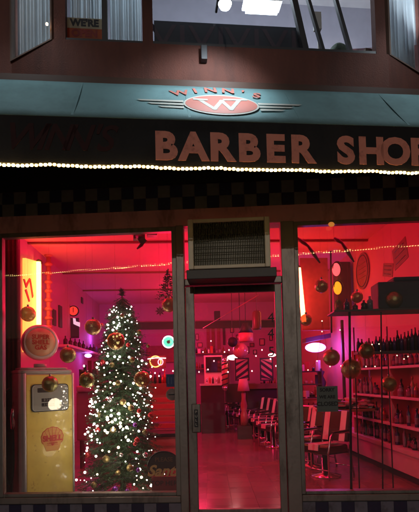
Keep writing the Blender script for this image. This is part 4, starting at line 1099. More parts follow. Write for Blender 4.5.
# lantern
def lantern(px, py0, py1, pyb, v, lab):
    pA, pB_, pC = IP(px, py0, v), IP(px, py1, v), IP(px, pyb, v)
    o = thing('hanging_lantern', lab, 'lantern', pC)
    b = MB(); b.lathe(V((pA.x, pA.y, 0)), [(0, pA.z), (.06, pA.z), (.10, pA.z-.08), (.17, pB_.z), (0, pB_.z)], 14); b.build('cap', M['ink'], o)
    b = MB(); b.lathe(V((pA.x, pA.y, 0)), [(0, pB_.z-.002), (.165, pB_.z-.002), (.165, pC.z+.02), (.14, pC.z), (0, pC.z)], 14); b.build('shade', M['pinkg'], o)
    b = MB(); b.tube([pA, V((pA.x, pA.y, ZC))], .008, 6); b.build('rod', M['ink'], o)
lantern(245.5, 323, 333, 342, 10.5, 'hanging lantern with dark cap and pink shade seen through the door')
def canister(x0, y0, x1, y1, v, lab):
    a, c = IU(x0, y0, v), IU(x1, y1, v); r = (c[0]-a[0])/2; b = MB(); b.lathe(pt(FI, (a[0]+c[0])/2, v, 0), [(0, c[1]), (r*.9, c[1]), (r, c[1]+.03), (r, a[1]-.04), (r*.7, a[1]), (0, a[1])], 14); b.tube([pt(FI, (a[0]+c[0])/2, v, a[1]), pt(FI, (a[0]+c[0])/2, v, ZC)], .008, 6)
    o = b.build('hanging_canister', mat('dark_red_enamel', (.10, .015, .03), .4), None); tag(o, lab, 'lamp')
canister(252, 311, 261.5, 329.5, 10.0, 'dark hanging cylinder lamp right of the pink lantern')
# black ball & white globe
p = IP(240.5, 350.5, 11.2); gl2 = thing('globe_lamp', 'pinkish glass globe lamp behind the door glass', 'lamp', p)
b = MB(); b.sphere(p, .19, 20); b.build('globe', mat('pink_glass', (.6, .3, .3), .15, coat=1), gl2)
b = MB(); b.tube([p+V((0, 0, .19)), V((p.x, p.y, ZC))], .01, 6); b.build('rod', M['ink'], gl2)
p = IP(232.5, 342, 11.0); b = MB(); b.sphere(p, .12, 16); b.tube([p, V((p.x, p.y, ZC))], .006, 5); tag(b.build('hanging_ball', M['ink'], None), 'black hanging ball beside the pink globe lamp', 'decoration')
for px, py, v, rx, lab in ((233, 357.5, 12.6, .16, 'glowing pink white lamp under the globe behind the door'), (272, 355, 11.8, .10, 'small glowing lamp below the door number'), (230, 341, 12.6, .05, 'tiny glowing wall light left of the hanging lantern')):
    p = IP(px, py, v); b = MB(); b.sphere(p, rx, 12, 1, .5, .45); tag(b.build('wall_lamp', E['pinklamp'], None), lab, 'lamp')
    light('wall_lamp_light', 'POINT', p-V((0, .35, 0)), 3 if rx > .06 else 1, (1, .25, .25), .05)
# striped barber panels
def stripe_panel(x0, y0, x1, y1, v, sgn, lab):
    a, c = IU(x0, y0, v), IU(x1, y1, v); o = thing('striped_panel', lab, 'panel', pt(FI, (a[0]+c[0])/2, v, c[1]))
    b = MB(); b.span(FI, a[0], c[0], v, v+.03, c[1], a[1]); b.build('backing', mat('pink_panel', (.55, .2, .22), .5), o)
    b = MB(); w = .03
    b.span(FI, a[0], a[0]+w, v-.02, v-.001, c[1], a[1]); b.span(FI, c[0]-w, c[0], v-.02, v-.001, c[1], a[1]); b.span(FI, a[0]+w, c[0]-w, v-.02, v-.001, a[1]-w, a[1]); b.span(FI, a[0]+w, c[0]-w, v-.02, v-.001, c[1], c[1]+w); b.build('frame', M['ink'], o)
    b = MB(); W = c[0]-a[0]-2*w; H = a[1]-c[1]-2*w
    for k_ in range(-1, 4):
        z0_ = c[1]+w+H*(k_*.33); pts = []
        for t in (0, 1):
            x = a[0]+w+W*t; zz = z0_+(H*.42*t if sgn > 0 else H*.42*(1-t)); pts.append((x, zz))
        cl = lambda z: max(c[1]+w, min(a[1]-w, z))
        P = [(pts[0][0], cl(pts[0][1])), (pts[1][0], cl(pts[1][1])), (pts[1][0], cl(pts[1][1]+H*.15)), (pts[0][0], cl(pts[0][1]+H*.15))]
        if max(q[1] for q in P)-min(q[1] for q in P) < .03: continue
        b.hexa([pt(FI, x, v-.008, z) for x, z in P], [pt(FI, x, v-.001, z) for x, z in P])
    b.build('diagonal_stripes', M['ink'], o)
stripe_panel(234.5, 358, 249.5, 380.5, 12.0, 1, 'striped panel in black frame rising to the right, left of the pair')
stripe_panel(259.5, 358, 273.5, 380.5, 11.8, -1, 'striped panel in black frame falling to the right, right of the pair')
# barber pole
bp_ = thing('barber_pole', 'dark and red striped barber pole left of the striped panels', 'barber pole', IP(225, 388, 12.3))
pT, pB2 = IP(225, 361, 12.3), IP(225, 388, 12.3); b = MB(); b.tube([pB2, pT], .075, 16); b.build('cylinder', mat('pole_pink', (.6, .2, .2), .3), bp_)
b = MB(); st = [pB2 + (pT-pB2)*t/60 + V((.078*math.cos(t*.55), .078*math.sin(t*.55), 0)) for t in range(61)]; b.tube(st, .018, 5); b.build('spiral_stripe', M['ink'], bp_)
b = MB(); b.sphere(pT, .085, 12); b.sphere(pB2, .085, 12); b.build('pole_cap', M['chrome'], bp_)
# mirror station on back wall (left in door)
st_ = thing('mirror_station', 'framed dark mirror above a pale counter seen through the door', 'mirror', IP(213, 382, 13.2))
a, c = IU(205.5, 357, 13.2), IU(221.5, 372, 13.2); b = MB(); b.span(FI, a[0], c[0], 13.2, 13.23, c[1], a[1]); b.build('mirror', mat('dark_mirror', (.12, .06, .07), .12, .9), st_)
b = MB(); a2, c2 = IU(204, 355.5, 13.2), IU(223, 384, 13.2)
b.span(FI, a2[0], c2[0], 13.235, 13.28, c2[1], a2[1]); b.build('surround', mat('pale_surround', (.62, .4, .42), .5), st_)
b = MB(); b.span(FI, a2[0]-.15, c2[0]+.03, 12.75, 13.19, c2[1]-.03, c2[1]+.02); b.build('counter', M['whitevinyl'], st_)
b = MB(); b.span(FI, a2[0]-.12, c2[0]+.0, 12.8, 13.15, .015, c2[1]-.031); b.build('drawers', M['dark'], st_)
for i, (x, y) in enumerate(((207, 370.5), (210, 370), (213, 371), (216.5, 370.5), (219, 370))):
    p = IP(x, 383, 12.9); zz = c2[1]+.022; hh = random.uniform(.12, .24); b = MB(); b.lathe((p.x, p.y, zz), [(0, 0), (.03, 0), (.03, hh*.7), (.012, hh*.8), (.012, hh), (0, hh)], 8)
    tag(b.build('bottle', M[('silverb', 'redb', 'dark', 'silverb', 'poster')[i]], None), ('leftmost bottle, silver,', 'shiny red bottle', 'dark brown bottle', 'silver bottle near the middle', 'dull red bottle')[i]+' in front of the mirror station', 'bottle', 'bottles at the mirror station')
# more dark back clutter: row of counters
back_box('back_counter', 226, 384, 256, 402, 13.0, .5, M['dark'], 'dark low counter under the striped panels', 'counter')
back_box('dark_partition', 247, 388, 292, 420, 12.6, .25, mat('black_partition', (.03, .015, .02), .5), 'black upholstered partition behind the striped chairs', 'partition', bevel=.02)
back_box('partition_ledge', 245, 384, 292, 388, 12.5, .4, M['wood'], 'brown ledge on top of the black partition', 'ledge')
# pink lamp stand (hourglass)
q = IP(244, 411, 11.6); ps = thing('lamp_stand', 'pink table lamp with curvy white base in front of the back counter', 'lamp', V((q.x, q.y, .6)))
zA, zB_, zC_ = IP(244, 379, 11.6).z, IP(244, 391, 11.6).z, IP(244, 411, 11.6).z
b = MB(); b.lathe((q.x, q.y, 0), [(.0, zB_), (.155, zB_), (.10, zA), (0, zA)], 18); b.build('lamp_shade', mat('pink_shade', (.7, .35, .35), .6), ps)
b = MB(); b.lathe((q.x, q.y, 0), [(0, zC_-.35), (.10, zC_-.35), (.09, zC_-.1), (.06, zC_), (.085, zC_+.12), (.05, (zC_+zB_)/2+.06), (.06, zB_-.06), (.03, zB_), (0, zB_)], 18); b.build('base', mat('pink_ceramic', (.4, .14, .14), .3), ps)
q2 = MB(); q2.box((q.x, q.y, (zC_-.35)/2), (.35, .35, zC_-.362)); tag(q2.build('side_table', M['dark'], None), 'small dark side table carrying the pink lamp', 'table')

# --- striped chairs
def chair(label):
    o = thing('salon_chair', label, 'chair', (0, 0, .012), 0, 'striped salon chairs along the right side')
    # local: faces -y ; seat width .5, depth .5
    b = MB()
    def cush(b, x0, x1, y0, y1, z0, z1):
        b.box(((x0+x1)/2, (y0+y1)/2, (z0+z1)/2), (x1-x0, y1-y0, z1-z0))
    cush(b, -.26, -.09, -.26, .24, .40, .50); cush(b, .09, .26, -.26, .24, .40, .50); 
    z0 = .012
    b = MB(); b.hexa([V(p)+V((0, 0, z0)) for p in ((-.27, -.27, .36), (.27, -.27, .36), (.25, .24, .34), (-.25, .24, .34))], [V(p)+V((0, 0, z0)) for p in ((-.26, -.26, .49), (.26, -.26, .49), (.24, .24, .47), (-.24, .24, .47))]); st2 = b.build('seat', M['blackvinyl'], o, bevel=.03)
    b = MB(); b.hexa([V(p)+V((0, 0, z0)) for p in ((-.09, -.277, .41), (.09, -.277, .41), (.09, .22, .484), (-.09, .22, .484))], [V(p)+V((0, 0, z0)) for p in ((-.09, -.27, .498), (.09, -.27, .498), (.09, .22, .488), (-.09, .22, .488))]); b.build('white_stripe', M['whitevinyl'], st2)
    b = MB(); b.hexa([V(p)+V((0, 0, z0)) for p in ((-.26, .20, .50), (.26, .20, .50), (.26, .29, .50), (-.26, .29, .50))], [V(p)+V((0, 0, z0)) for p in ((-.25, .30, .96), (.25, .30, .96), (.25, .38, .95), (-.25, .38, .95))]); bk2 = b.build('backrest', M['blackvinyl'], o, bevel=.03)
    b = MB()
    for xa, xb in ((-.20, -.10), (.10, .20)): b.hexa([V(p)+V((0, 0, z0)) for p in ((xa, .193, .51), (xb, .193, .51), (xb, .20, .51), (xa, .20, .51))], [V(p)+V((0, 0, z0)) for p in ((xa, .293, .955), (xb, .293, .955), (xb, .30, .955), (xa, .30, .955))])
    b.build('white_stripe', M['whitevinyl'], bk2)
    for s_ in (-1, 1):
        b = MB(); b.tube([(s_*.25, -.24, z0), (s_*.25, -.25, .40), (s_*.28, -.22, .64), (s_*.28, -.17, .67), (s_*.28, .18, .67), (s_*.27, .27, .62)], .014, 8); b.build('leg', M['chrome'], o)
        b = MB(); b.tube([(s_*.25, .34, z0), (s_*.25, .25, .42), (s_*.25, .32, .8)], .014, 8); b.build('leg', M['chrome'], o)
        b = MB(); b.box((s_*.28, 0, .69), (.055, .34, .03)); b.build('armrest', M['blackvinyl'], o, bevel=.008)
    b = MB(); b.tube([(-.25, -.24, .15), (.25, -.24, .15)], .009, 6); b.tube([(-.25, .31, .15), (.25, .31, .15)], .009, 6); b.build('stretcher', M['chrome'], o)
    b = MB(); b.lathe((0, 0, z0), [(0, 0), (.22, 0), (.22, .02), (.06, .05), (.05, .34), (0, .34)], 18); b.build('base', M['chrome'], o)
    return o
c0 = chair('x')
CH = [(326, 476, -52, 'nearest striped black and white chair, standing in the right window'),
      (296, 459, -52, 'striped chair half hidden behind the door mullion'),
      (275, 447, -66, 'first chair right of the wet looking floor seen through the door, with pale front edge'),
      (263, 438, -66, 'second chair from the mullion seen through the door'),
      (252, 433, -64, 'third chair from the mullion seen through the door'),
      (269, 442.5, -64, 'chair between the first and second chairs from the mullion seen through the door'),
      (257.5, 435.5, -64, 'chair between the second and third chairs from the mullion seen through the door'),
      (246.5, 431, -60, 'chair just left of the third chair from the mullion seen through the door'),
      (311, 466, -56, 'chair right behind the nearest striped chair in the right window'),
      (241, 429, -45, 'chair in front of the pink lamp'),
      (228, 425.5, -60, 'farthest striped chair, beside the barber pole'),
      ]
for i, (px, py, a, lab) in enumerate(CH):
    o = c0 if i == 0 else copy_tree(c0)
    p = hitz(px, py, .012); o.location = (p.x, p.y, .012); o.rotation_euler = (0, 0, R(a)); o['label'] = lab
# salon counter / table in right window: low table with magazines behind chair
def tbl(px, py, w, d, h, rz, lab):
    p = hitz(px, py, .012); o = thing('low_table', lab, 'table', (p.x, p.y, .012), rz)
    m4_ = rootmat(o)
    def L(x, y, z): return m4_ @ V((x, y, z))
    def lb(b, x0, x1, y0, y1, z0, z1): b.hexa([L(x0, y0, z0), L(x1, y0, z0), L(x1, y1, z0), L(x0, y1, z0)], [L(x0, y0, z1), L(x1, y0, z1), L(x1, y1, z1), L(x0, y1, z1)])
    b = MB(); lb(b, -w/2, w/2, -d/2, d/2, h-.04, h); b.build('table_top', M['wood'], o, bevel=.006)
    for sx_ in (-1, 1):
        for sy_ in (-1, 1):
            b = MB(); lb(b, sx_*(w/2-.05)-.02, sx_*(w/2-.05)+.02, sy_*(d/2-.05)-.02, sy_*(d/2-.05)+.02, 0, h-.041); b.build('leg', M['chrome'], o)
    return o, L
tb1, L1 = tbl(347, 463, .95, .5, .92, R(8), 'tall table covered with stacked magazines behind the chairs')
mats_ = ['magenta', 'poster', 'paper', 'dark', 'pinkg']
for i in range(7):
    x = -.40+i*.135; hh = 0
    for k_ in range(random.randint(4, 11)):
        th_ = random.uniform(.012, .03); a = random.uniform(-.3, .3); b = MB()
        p = L1(x, random.uniform(-.08, .08), .921+hh+th_/2); b.box(p, (.125, .22, th_), a+R(8)); hh += th_+.001
        lv = ('first', 'second', 'third', 'fourth', 'fifth', 'sixth', 'seventh')[i]
        tag(b.build('magazine', M[random.choice(mats_)], None), f'magazine in the {lv} pile from the left on the tall table', 'magazine', 'magazines on the tall table')
tb2, L2 = tbl(310, 443, .85, .45, 1.0, R(3), 'long narrow table under the violet lamp with papers')
for i in range(6):
    p = L2(-.35+i*.14, random.uniform(-.1, .1), .0); b = MB(); hh = random.uniform(.05, .22); b.box((p.x, p.y, .012+1.001+hh/2), (.11, .1, hh), random.uniform(0, 1))
    tag(b.build('product_box', M[mats_[i % 5]], None), ('magenta', 'dull red', 'pale', 'dark brown', 'pink', 'magenta tall')[i]+' carton on the long table under the violet lamp', 'carton', 'cartons on the long table')

# violet lamp on right
vp = IP(315.5, 347.5, 10.6); vl = thing('violet_lamp', 'dazzling violet white lamp under a dark hood seen in the right window', 'lamp', vp)
b = MB(); b.sphere(vp, .20, 18, 1.2, .5, .55); b.build('glowing_bulb', E['violet'], vl)
b = MB(); a = IP(306, 338, 10.3); c = IP(331, 333, 10.3); d2 = IP(331, 337.5, 10.3); e2 = IP(306, 342.5, 10.3)
b.slab([a, c, d2, e2], .35, FI[2]); b.build('hood', mat('dark_purple_hood', (.08, .02, .07), .5), vl)
light('violet_light_right', 'POINT', vp-FI[2]*.4+V((0, 0, -.05)), 32, (.55, .16, 1), .2)
b = MB(); a, c = IU(341, 320, 9.2), IU(346, 378, 9.2); b.span(FI, a[0], a[0]+.05, 9.2, 9.25, .015, a[1]); tag(b.build('post', M['dark'], None), 'slim dark post right of the violet lamp', 'post')
# pendant figure (dark stand in front of lamp)
p = IP(320.5, 375, 11); b = MB(); b.lathe((p.x, p.y, .8), [(0, 0), (.12, 0), (.05, .1), (.09, .4), (.13, .55), (.06, .7), (.1, .8), (0, .86)], 14); b.tube([(p.x, p.y, .015), (p.x, p.y, .8)], .02, 6); b.lathe((p.x, p.y, .013), [(0, 0), (.16, 0), (.16, .02), (0, .02)], 16)
tag(b.build('mannequin_stand', mat('dark_violet_fabric', (.08, .03, .08), .6), None), 'dark mannequin head stand below the violet lamp', 'mannequin stand')

# --- right wall: traffic light, plaque, notices
uw = UR-.02
tp = wall_hit(342, 285, UR-.25); tvv = loc(FI, tp).y
tlg = thing('traffic_light', 'dark traffic light with red and amber lenses lit on the right wall', 'traffic light', V((tp.x, tp.y, IP(342, 304, tvv).z)))
zT, zBt = IP(342, 263, tvv).z, IP(342, 297, tvv).z
a = IU(335, 280, tvv)[0]; c = IU(349, 280, tvv)[0]
b = MB(); b.span(FI, a+.03, c+.05, tvv, tvv+.22, zBt-.28, zT+.03); b.build('housing', mat('traffic_housing', (.07, .02, .03), .5), tlg, bevel=.02)
for (px, py, m_) in ((336.2, 269.5, 'tlred'), (337.5, 288, 'tlamber')):
    q = IP(px, py, tvv-.02); zz = q.z
    b = MB(); b.sphere(q, .115, 16, .72, .35, 1.15); b.build('lens', E[m_], tlg)
    b = MB(); b.tube([q+V((.095*math.cos(t), -.1, .14*math.sin(t))) for t in [math.pi*i/12 for i in range(13)]], .008, 5); b.tube([q+V((.095*math.cos(t), .0, .14*math.sin(t))) for t in [math.pi*i/12 for i in range(13)]], .008, 5); b.build('visor', M['ink'], tlg)
q = IP(338.5, 306, tvv-.02); b = MB(); b.sphere(q, .115, 16, .72, .35, 1.15); b.build('lens', mat('unlit_green_lens', (.02, .08, .04), .2), tlg)
light('traffic_glow', 'POINT', IP(337, 279, tvv-.3), 1.2, (1, .4, .05), .08)
# plaque on wall (oval in wall plane)
pc = loc(FI, wall_hit(362, 271, UR-.03)); pcz = pc.z; hh = (IP(362, 253, pc.y).z - IP(362, 289, pc.y).z)/2
b = MB(); ring = []
def wallpt(v, z, off): return pt(FI, UR-off, v, z)
P = [(pc.y+hh*.92*math.cos(t*math.tau/32), pcz+hh*math.sin(t*math.tau/32)) for t in range(32)]
b.hexa([wallpt(v, z, .002) for v, z in P], [wallpt(v, z, .03) for v, z in P])
pq = b.build('wall_plaque', mat('dull_red_plaque', (.24, .04, .06), .55, var=.4, scale=30), None); tag(pq, 'large oval dull red plaque on the right wall beside the traffic light', 'plaque')
b = MB(); b.tube([wallpt(pc.y+hh*.80*math.cos(t*math.tau/32), pcz+hh*.86*math.sin(t*math.tau/32), .033) for t in range(33)], .008, 5, False); b.build('inner_ring', M['dark'], pq)
for j in range(4):
    z = pcz+hh*(.4-.25*j); b = MB(); b.tube([wallpt(pc.y-hh*.5, z, .032), wallpt(pc.y+hh*.5, z, .032)], .007, 5); b.build('print_line', M['wood'], pq)
for (cx_, cy_, w, h, rot, lab) in ((382, 258, 14, 22, 15, 'larger tilted notice on the right wall above the black box'), (365, 268, 0, 0, 0, None), (387, 252, 0, 0, 0, None), (387.5, 270, 12, 14, -14, 'smaller tilted notice pinned left of the black box')):
    if not lab: continue
    if 'smaller' in lab: cx_, cy_ = 386.5, 269
for cx_, cy_, w, h, rot, lab in ((399, 254, 16, 22, 12, 'larger tilted notice high on the right wall'), (387, 270, 12, 13, -14, 'smaller tilted notice above the black box')):
    c_ = loc(FI, wall_hit(cx_, cy_, UR-.02)); sc_ = (IP(cx_, cy_-h/2, c_.y).z - IP(cx_, cy_+h/2, c_.y).z)
    W = sc_*w/h*1.9; m2_ = Matrix.Rotation(R(rot), 2); P = [m2_ @ V((x*W/2, y_*sc_/2)) for x, y_ in ((-1, -1), (1, -1), (1, 1), (-1, 1))]
    b = MB(); b.hexa([wallpt(c_.y-q.x, c_.z+q.y, .001) for q in P], [wallpt(c_.y-q.x, c_.z+q.y, .008) for q in P]); o = b.build('notice', mat('brownish_notice', (.22, .06, .06), .6, var=.4, scale=18), None); tag(o, lab, 'notice')
    b = MB()
    for j in range(3):
        y_ = .5-.5*j
        q0 = m2_ @ V((-W*.35, y_*sc_*.6)); q1 = m2_ @ V((W*.35, y_*sc_*.6)); b.tube([wallpt(c_.y-q0.x, c_.z+q0.y, .010), wallpt(c_.y-q1.x, c_.z+q1.y, .010)], .005, 5)
    b.build('print_line', M['dark'], o)

# --- white plinth (counter base) and product shelving on the right
b = MB(); b.span(FI, 3.02, UR-.005, 5.2, 11.2, .12, .44); PLM = mat('grey_white_plinth', (.55, .46, .5), .5, var=.15, scale=4); pl = thing('white_plinth', 'long white low plinth along the right wall under the product shelves', 'plinth', pt(FI, 3.2, 8, .012)); b.build('body', PLM, pl, bevel=.006)
b = MB(); b.span(FI, 3.08, UR-.01, 5.2, 11.15, .013, .119); b.build('toe_kick', M['ink'], pl)
b = MB(); b.span(FI, 2.99, 3.019, 5.2, 11.2, .40, .46); b.build('rim', PLM, pl)
sh = thing('product_shelves', 'tall white shelving full of bottles along the right wall', 'shelves', pt(FI, 3.25, 8, .44))
levels = [.76, 1.17, 1.62]
for z in levels:
    b = MB(); b.span(FI, 3.09, UR-.01, 5.4, 8.6, z-.035, z); b.build('shelf', PLM, sh, bevel=.003)
for v in (5.4, 7.0, 8.6):
    b = MB(); b.span(FI, 3.10, UR-.012, v-.02, v+.0, .442, 1.95); b.build('side_panel', M['wall'], sh)
bmats = [mat('bottle_navy', (.04, .04, .12), .2), mat('bottle_plum', (.12, .02, .06), .2), mat('bottle_black', (.015, .015, .02), .2), mat('bottle_clear', (.22, .18, .24), .15), mat('bottle_amber', (.3, .08, .03), .2)]
cols = ['navy', 'plum', 'black', 'pale', 'amber']
lvn = ['plinth top', 'lowest shelf', 'middle shelf', 'top shelf']
proto = {}
for li, z in enumerate([.445]+levels):
    v = 5.55
    while v < 8.5:
        if random.random() < .12: v += random.uniform(.08, .2); continue
        ci = random.choices(range(5), (4, 3, 4, 2, 1))[0]; kind_ = random.randint(0, 3)
        key = (ci, kind_)
        if key not in proto:
            h = (.20, .26, .16, .29)[kind_]; r = (.03, .034, .042, .026)[kind_]
            b = MB(); b.lathe((0, 0, 0), [(0, 0), (r, 0), (r*1.02, h*.1), (r, h*.62), (r*.4, h*.75), (r*.4, h*.86), (r*.55, h*.87), (r*.5, h), (0, h)], 12)
            o = b.build('bottle', bmats[ci]); b = MB(); b.lathe((0, 0, 0), [(r*1.03, h*.15), (r*1.03, h*.5)], 12); b.build('bottle_label', mat('grey_label', (.2, .18, .22), .6, var=.4) if kind_ % 2 else mat('plum_label', (.2, .05, .12), .6, var=.4), o); proto[key] = o; used = False
        else: used = True
        o = proto[key] if not used else copy_tree(proto[key])
        p = pt(FI, 3.17+random.uniform(-.02, .03), v, z+.001); o.location = p
        o.rotation_euler = (0, 0, random.uniform(0, 6))
        third = 'near' if v < 7.0 else 'far'
        tag(o, f'{cols[ci]} product bottle on the {lvn[li]}, {third} section, right wall shelving', 'bottle', f'{cols[ci]} bottles on the {lvn[li]} of the {third} shelving section')
        v += random.uniform(.07, .10)
# --- display poles and glass shelf in right window with black box
for px, lab in ((350.5, 'left black display pole standing on the right window sill'), (382, 'right black display pole standing on the right window sill')):
    q = loc(FS, hit(FS, px, 470, .12)); o = thing('display_pole', lab, 'pole', pt(FS, q.x, .12, zs)); rr_ = .012 if px < 360 else .007
    zt_ = SU(px, 312, .12)[1]; b = MB(); b.tube([pt(FS, q.x, .12, zs), pt(FS, SU(px-1, 312, .12)[0], .12, zt_)], rr_, 10); b.build('rod', M['ink'], o)
    b = MB(); b.tube([pt(FS, q.x, .12, zs+.001), pt(FS, q.x, .12, zs+.012)], rr_*2, 14); b.build('foot', M['darkmetal'], o)
z_ = SU(382, 312, .12)[1]+.008; a = SU(333, 312, .12)[0]
b = MB(); b.span(FS, a, uR0-.9, .06, .42, z_, z_+.018); tag(b.build('display_shelf', M['dark'], None, bevel=.003), 'dark shelf resting on the two black poles in the right window', 'shelf')
vbx = .2
a, z1b = SU(376, 283, vbx); c, _ = SU(428, 283, vbx)
bo = thing('black_box', 'large black box with rounded hump on top of the window shelf', 'box', pt(FS, (a+c)/2, .25, z_+.018))
b = MB(); b.span(FS, a, c, .14, .40, z_+.019, z1b); b.build('body', mat('black_case', (.02, .015, .03), .6, bump=.4), bo, bevel=.015)
b = MB(); b.span(FS, a+.16, c-.04, .16, .38, z1b+.001, z1b+.05); b.build('lid', MATS['black_case'], bo, bevel=.02)
# items left of box on the shelf
for i, (px, hpx) in enumerate(((347, 13), (355, 8), (364, 11), (370, 15))):
    q = SU(px, 310, .2); b = MB(); h = hpx*.0098; b.lathe(pt(FS, q[0], .2, z_+.019), [(0, 0), (.03, 0), (.03, h*.7), (.012, h*.8), (.012, h), (0, h)], 10)
    tag(b.build('bottle', bmats[i % 5], None), ('navy', 'plum', 'black', 'pale')[i]+' bottle on the dark window shelf left of the black box', 'bottle', 'bottles on the dark window shelf')
# second lower product rack with dark bottles behind poles (photo y 330-350)
ds = thing('wall_rack', 'dark rack of tall bottles behind the display poles', 'rack', pt(FS, SU(390, 352, 1.0)[0], 1.0, SU(390, 352, 1.0)[1]))
a, zr_ = SU(356, 352, 1.0); c, _ = SU(426, 352, 1.0); b = MB(); b.span(FS, a, c, .92, 1.12, zr_-.03, zr_); b.build('shelf', M['dark'], ds)
b = MB(); 
for x in (a+.01, (a+c)/2, c-.01): b.tube([pt(FS, x, 1.11, .0), pt(FS, x, 1.11, zr_+.3)], .008, 6)
b.build('upright', M['ink'], ds)
for i in range(19):
    x = a+.03+(c-a-.06)*i/18; h = random.uniform(.14, .24)*(.7+.5*i/18); b = MB(); b.lathe(pt(FS, x, 1.0, zr_+.001), [(0, 0), (.022, 0), (.022, h*.65), (.009, h*.8), (.009, h), (0, h)], 10)
    tag(b.build('bottle', bmats[(0, 2, 0, 1, 2)[i % 5]], None), ('navy', 'black', 'navy', 'plum', 'black')[i % 5]+' tall bottle on the dark rack behind the display poles', 'bottle', ('navy', 'black', 'navy', 'plum', 'black')[i % 5]+' bottles on the dark rack')
# wired bulbs added to imitate reflected light dots across right window
fs = thing('fairy_lights', 'tiny white bulbs added for the reflected light dots across the right window', 'string lights', hit(FS, 340, 370, .3))
pts_ = [(298, 356), (308, 370), (317, 361), (330, 366.5), (341, 366), (353, 368), (363, 346), (366, 366.5), (372, 344.5), (379, 344), (381, 351), (375, 366.5), (397, 355.5), (404, 359), (408, 356.5), (340, 330), (322, 321), (322, 331.5)]
P_ = [hit(FS, x, y_, .3) for x, y_ in pts_]
P_s = sorted(P_, key=lambda p: p.x)
b = MB(); b.tube(P_s, .0012, 4); b.build('wire', M['ink'], fs)
for p in P_:
    b = MB(); b.sphere(p, .0065, 8); b.build('fairy_bulb', E['tree'], fs)
a = SU(-6, 400, .45)[0]; c = SU(20, 400, .45)[0]; b = MB(); N = 30; vs_ = []
for i in range(N+1):
    x = a+(c-a)*i/N; dn = .02*math.sin(i*1.3)
    vs_.append((b.bm.verts.new(pt(FS, x, .45+dn, .02)), b.bm.verts.new(pt(FS, x, .45+dn, 3.9))))
for i in range(N): q = b.bm.faces.new((vs_[i][0], vs_[i+1][0], vs_[i+1][1], vs_[i][1])); q.smooth = True
o = b.build('drape', mat('dark_red_drape', (.12, .015, .03), .8, bump=.3), None); s_ = o.modifiers.new('t', 'SOLIDIFY'); s_.thickness = .004; tag(o, 'dark red drape along the far left edge of the left window', 'drape')
for (p0, p1, p2, lab) in (((297, 238), (308, 246), (320, 263), 'dark ribbon hanging at the head of the right window near its mullion'), ((334, 238), (342, 243), (354, 262), 'dark ribbon hanging above the traffic light'), ((131, 233), (146, 241), (137, 249), 'dark ribbon under the left window head')):
    P = [hit(FS, *p, .35) for p in (p0, p1, p2)]; b = MB(); b.tube([P[0], P[0].lerp(P[1], .5), P[1], P[1].lerp(P[2], .5), P[2]], [.012, .022, .014, .022, .008], 6); b.tube([P[0], V((P[0].x, P[0].y, ZC))], .001, 4)
    tag(b.build('ribbon', mat('dim_red_ribbon', (.20, .03, .045), .6), None), lab, 'ribbon')
# shelf units full of clutter
CM = {'navy': bmats[0], 'plum': bmats[1], 'black': bmats[2], 'pale': mat('pale_product', (.55, .45, .5), .4), 'amber': bmats[4], 'red': M['redb'], 'magenta': M['magenta'], 'silver': M['silverb']}
ORD = ('top', 'second', 'third', 'fourth', 'fifth')
def shelf_unit(px0, px1, ys, v, depth, label, short, cat='shelves', n=9, hmax=.24, m='dark', back=True):
    u0_, _ = IU(px0, ys[0], v); u1_, _ = IU(px1, ys[0], v)
    zz = [IU((px0+px1)/2, y_, v)[1] for y_ in ys]
    o = thing('shelf_unit', label, cat, pt(FI, (u0_+u1_)/2, v+depth/2, .012))
    for z in zz: b = MB(); b.span(FI, u0_+.021, u1_-.021, v, v+depth, z-.025, z); b.build('shelf', M[m], o)
    for x in (u0_, u1_-.02): b = MB(); b.span(FI, x, x+.02, v, v+depth, .014, zz[0]+.05); b.build('side_panel', M[m], o)
    for k_, z in enumerate(zz):
        x = u0_+.05
        while x < u1_-.06:
            w = random.uniform(.04, .1); lim = (zz[k_-1]-z-.05) if k_ else hmax; h = random.uniform(.4, 1)*max(.05, min(hmax, lim)); col = random.choice(list(CM)); kind_ = random.random()
            b = MB(); c_ = pt(FI, x+w/2, v+depth*.4, z+.001)
            if kind_ < .45:
                rr2 = w*.42; b.lathe(c_, [(0, 0), (rr2, 0), (rr2, h*.6), (rr2*.4, h*.75), (rr2*.4, h), (0, h)], 8); nm = 'bottle'
            elif kind_ < .8: b.box(c_+V((0, 0, h/2)), (w*.9, .09, h), random.uniform(-.3, .5)); nm = 'carton'
            else: rr2 = w*.45; h *= .5; b.lathe(c_, [(0, 0), (rr2, 0), (rr2, h*.85), (rr2*.8, h), (0, h)], 10); nm = 'jar'
            tag(b.build(nm, CM[col], None), f'{col} {nm} on the {ORD[k_]} shelf of the {short}', nm, f'{col} {nm}s on the {ORD[k_]} shelf of the {short}')
            x += w+random.uniform(.005, .05)
shelf_unit(79, 103, (372, 388, 404, 420), 8.2, .3, 'dark shelf unit between the gas pump and the tree', 'shelf unit between pump and tree', m='dark')
shelf_unit(190, 229, (353, 368), 14.9, .3, 'narrow shelf unit on the back wall at the left of the door view', 'back unit by the left stile', m='wood')
shelf_unit(262, 292, (384, 396), 13.4, .3, 'dark shelf unit behind the black partition', 'unit behind the black partition', m='dark')
shelf_unit(297, 322, (371, 384, 397, 410), 10.3, .3, 'dark shelf unit below the violet lamp', 'unit below the violet lamp', m='dark')
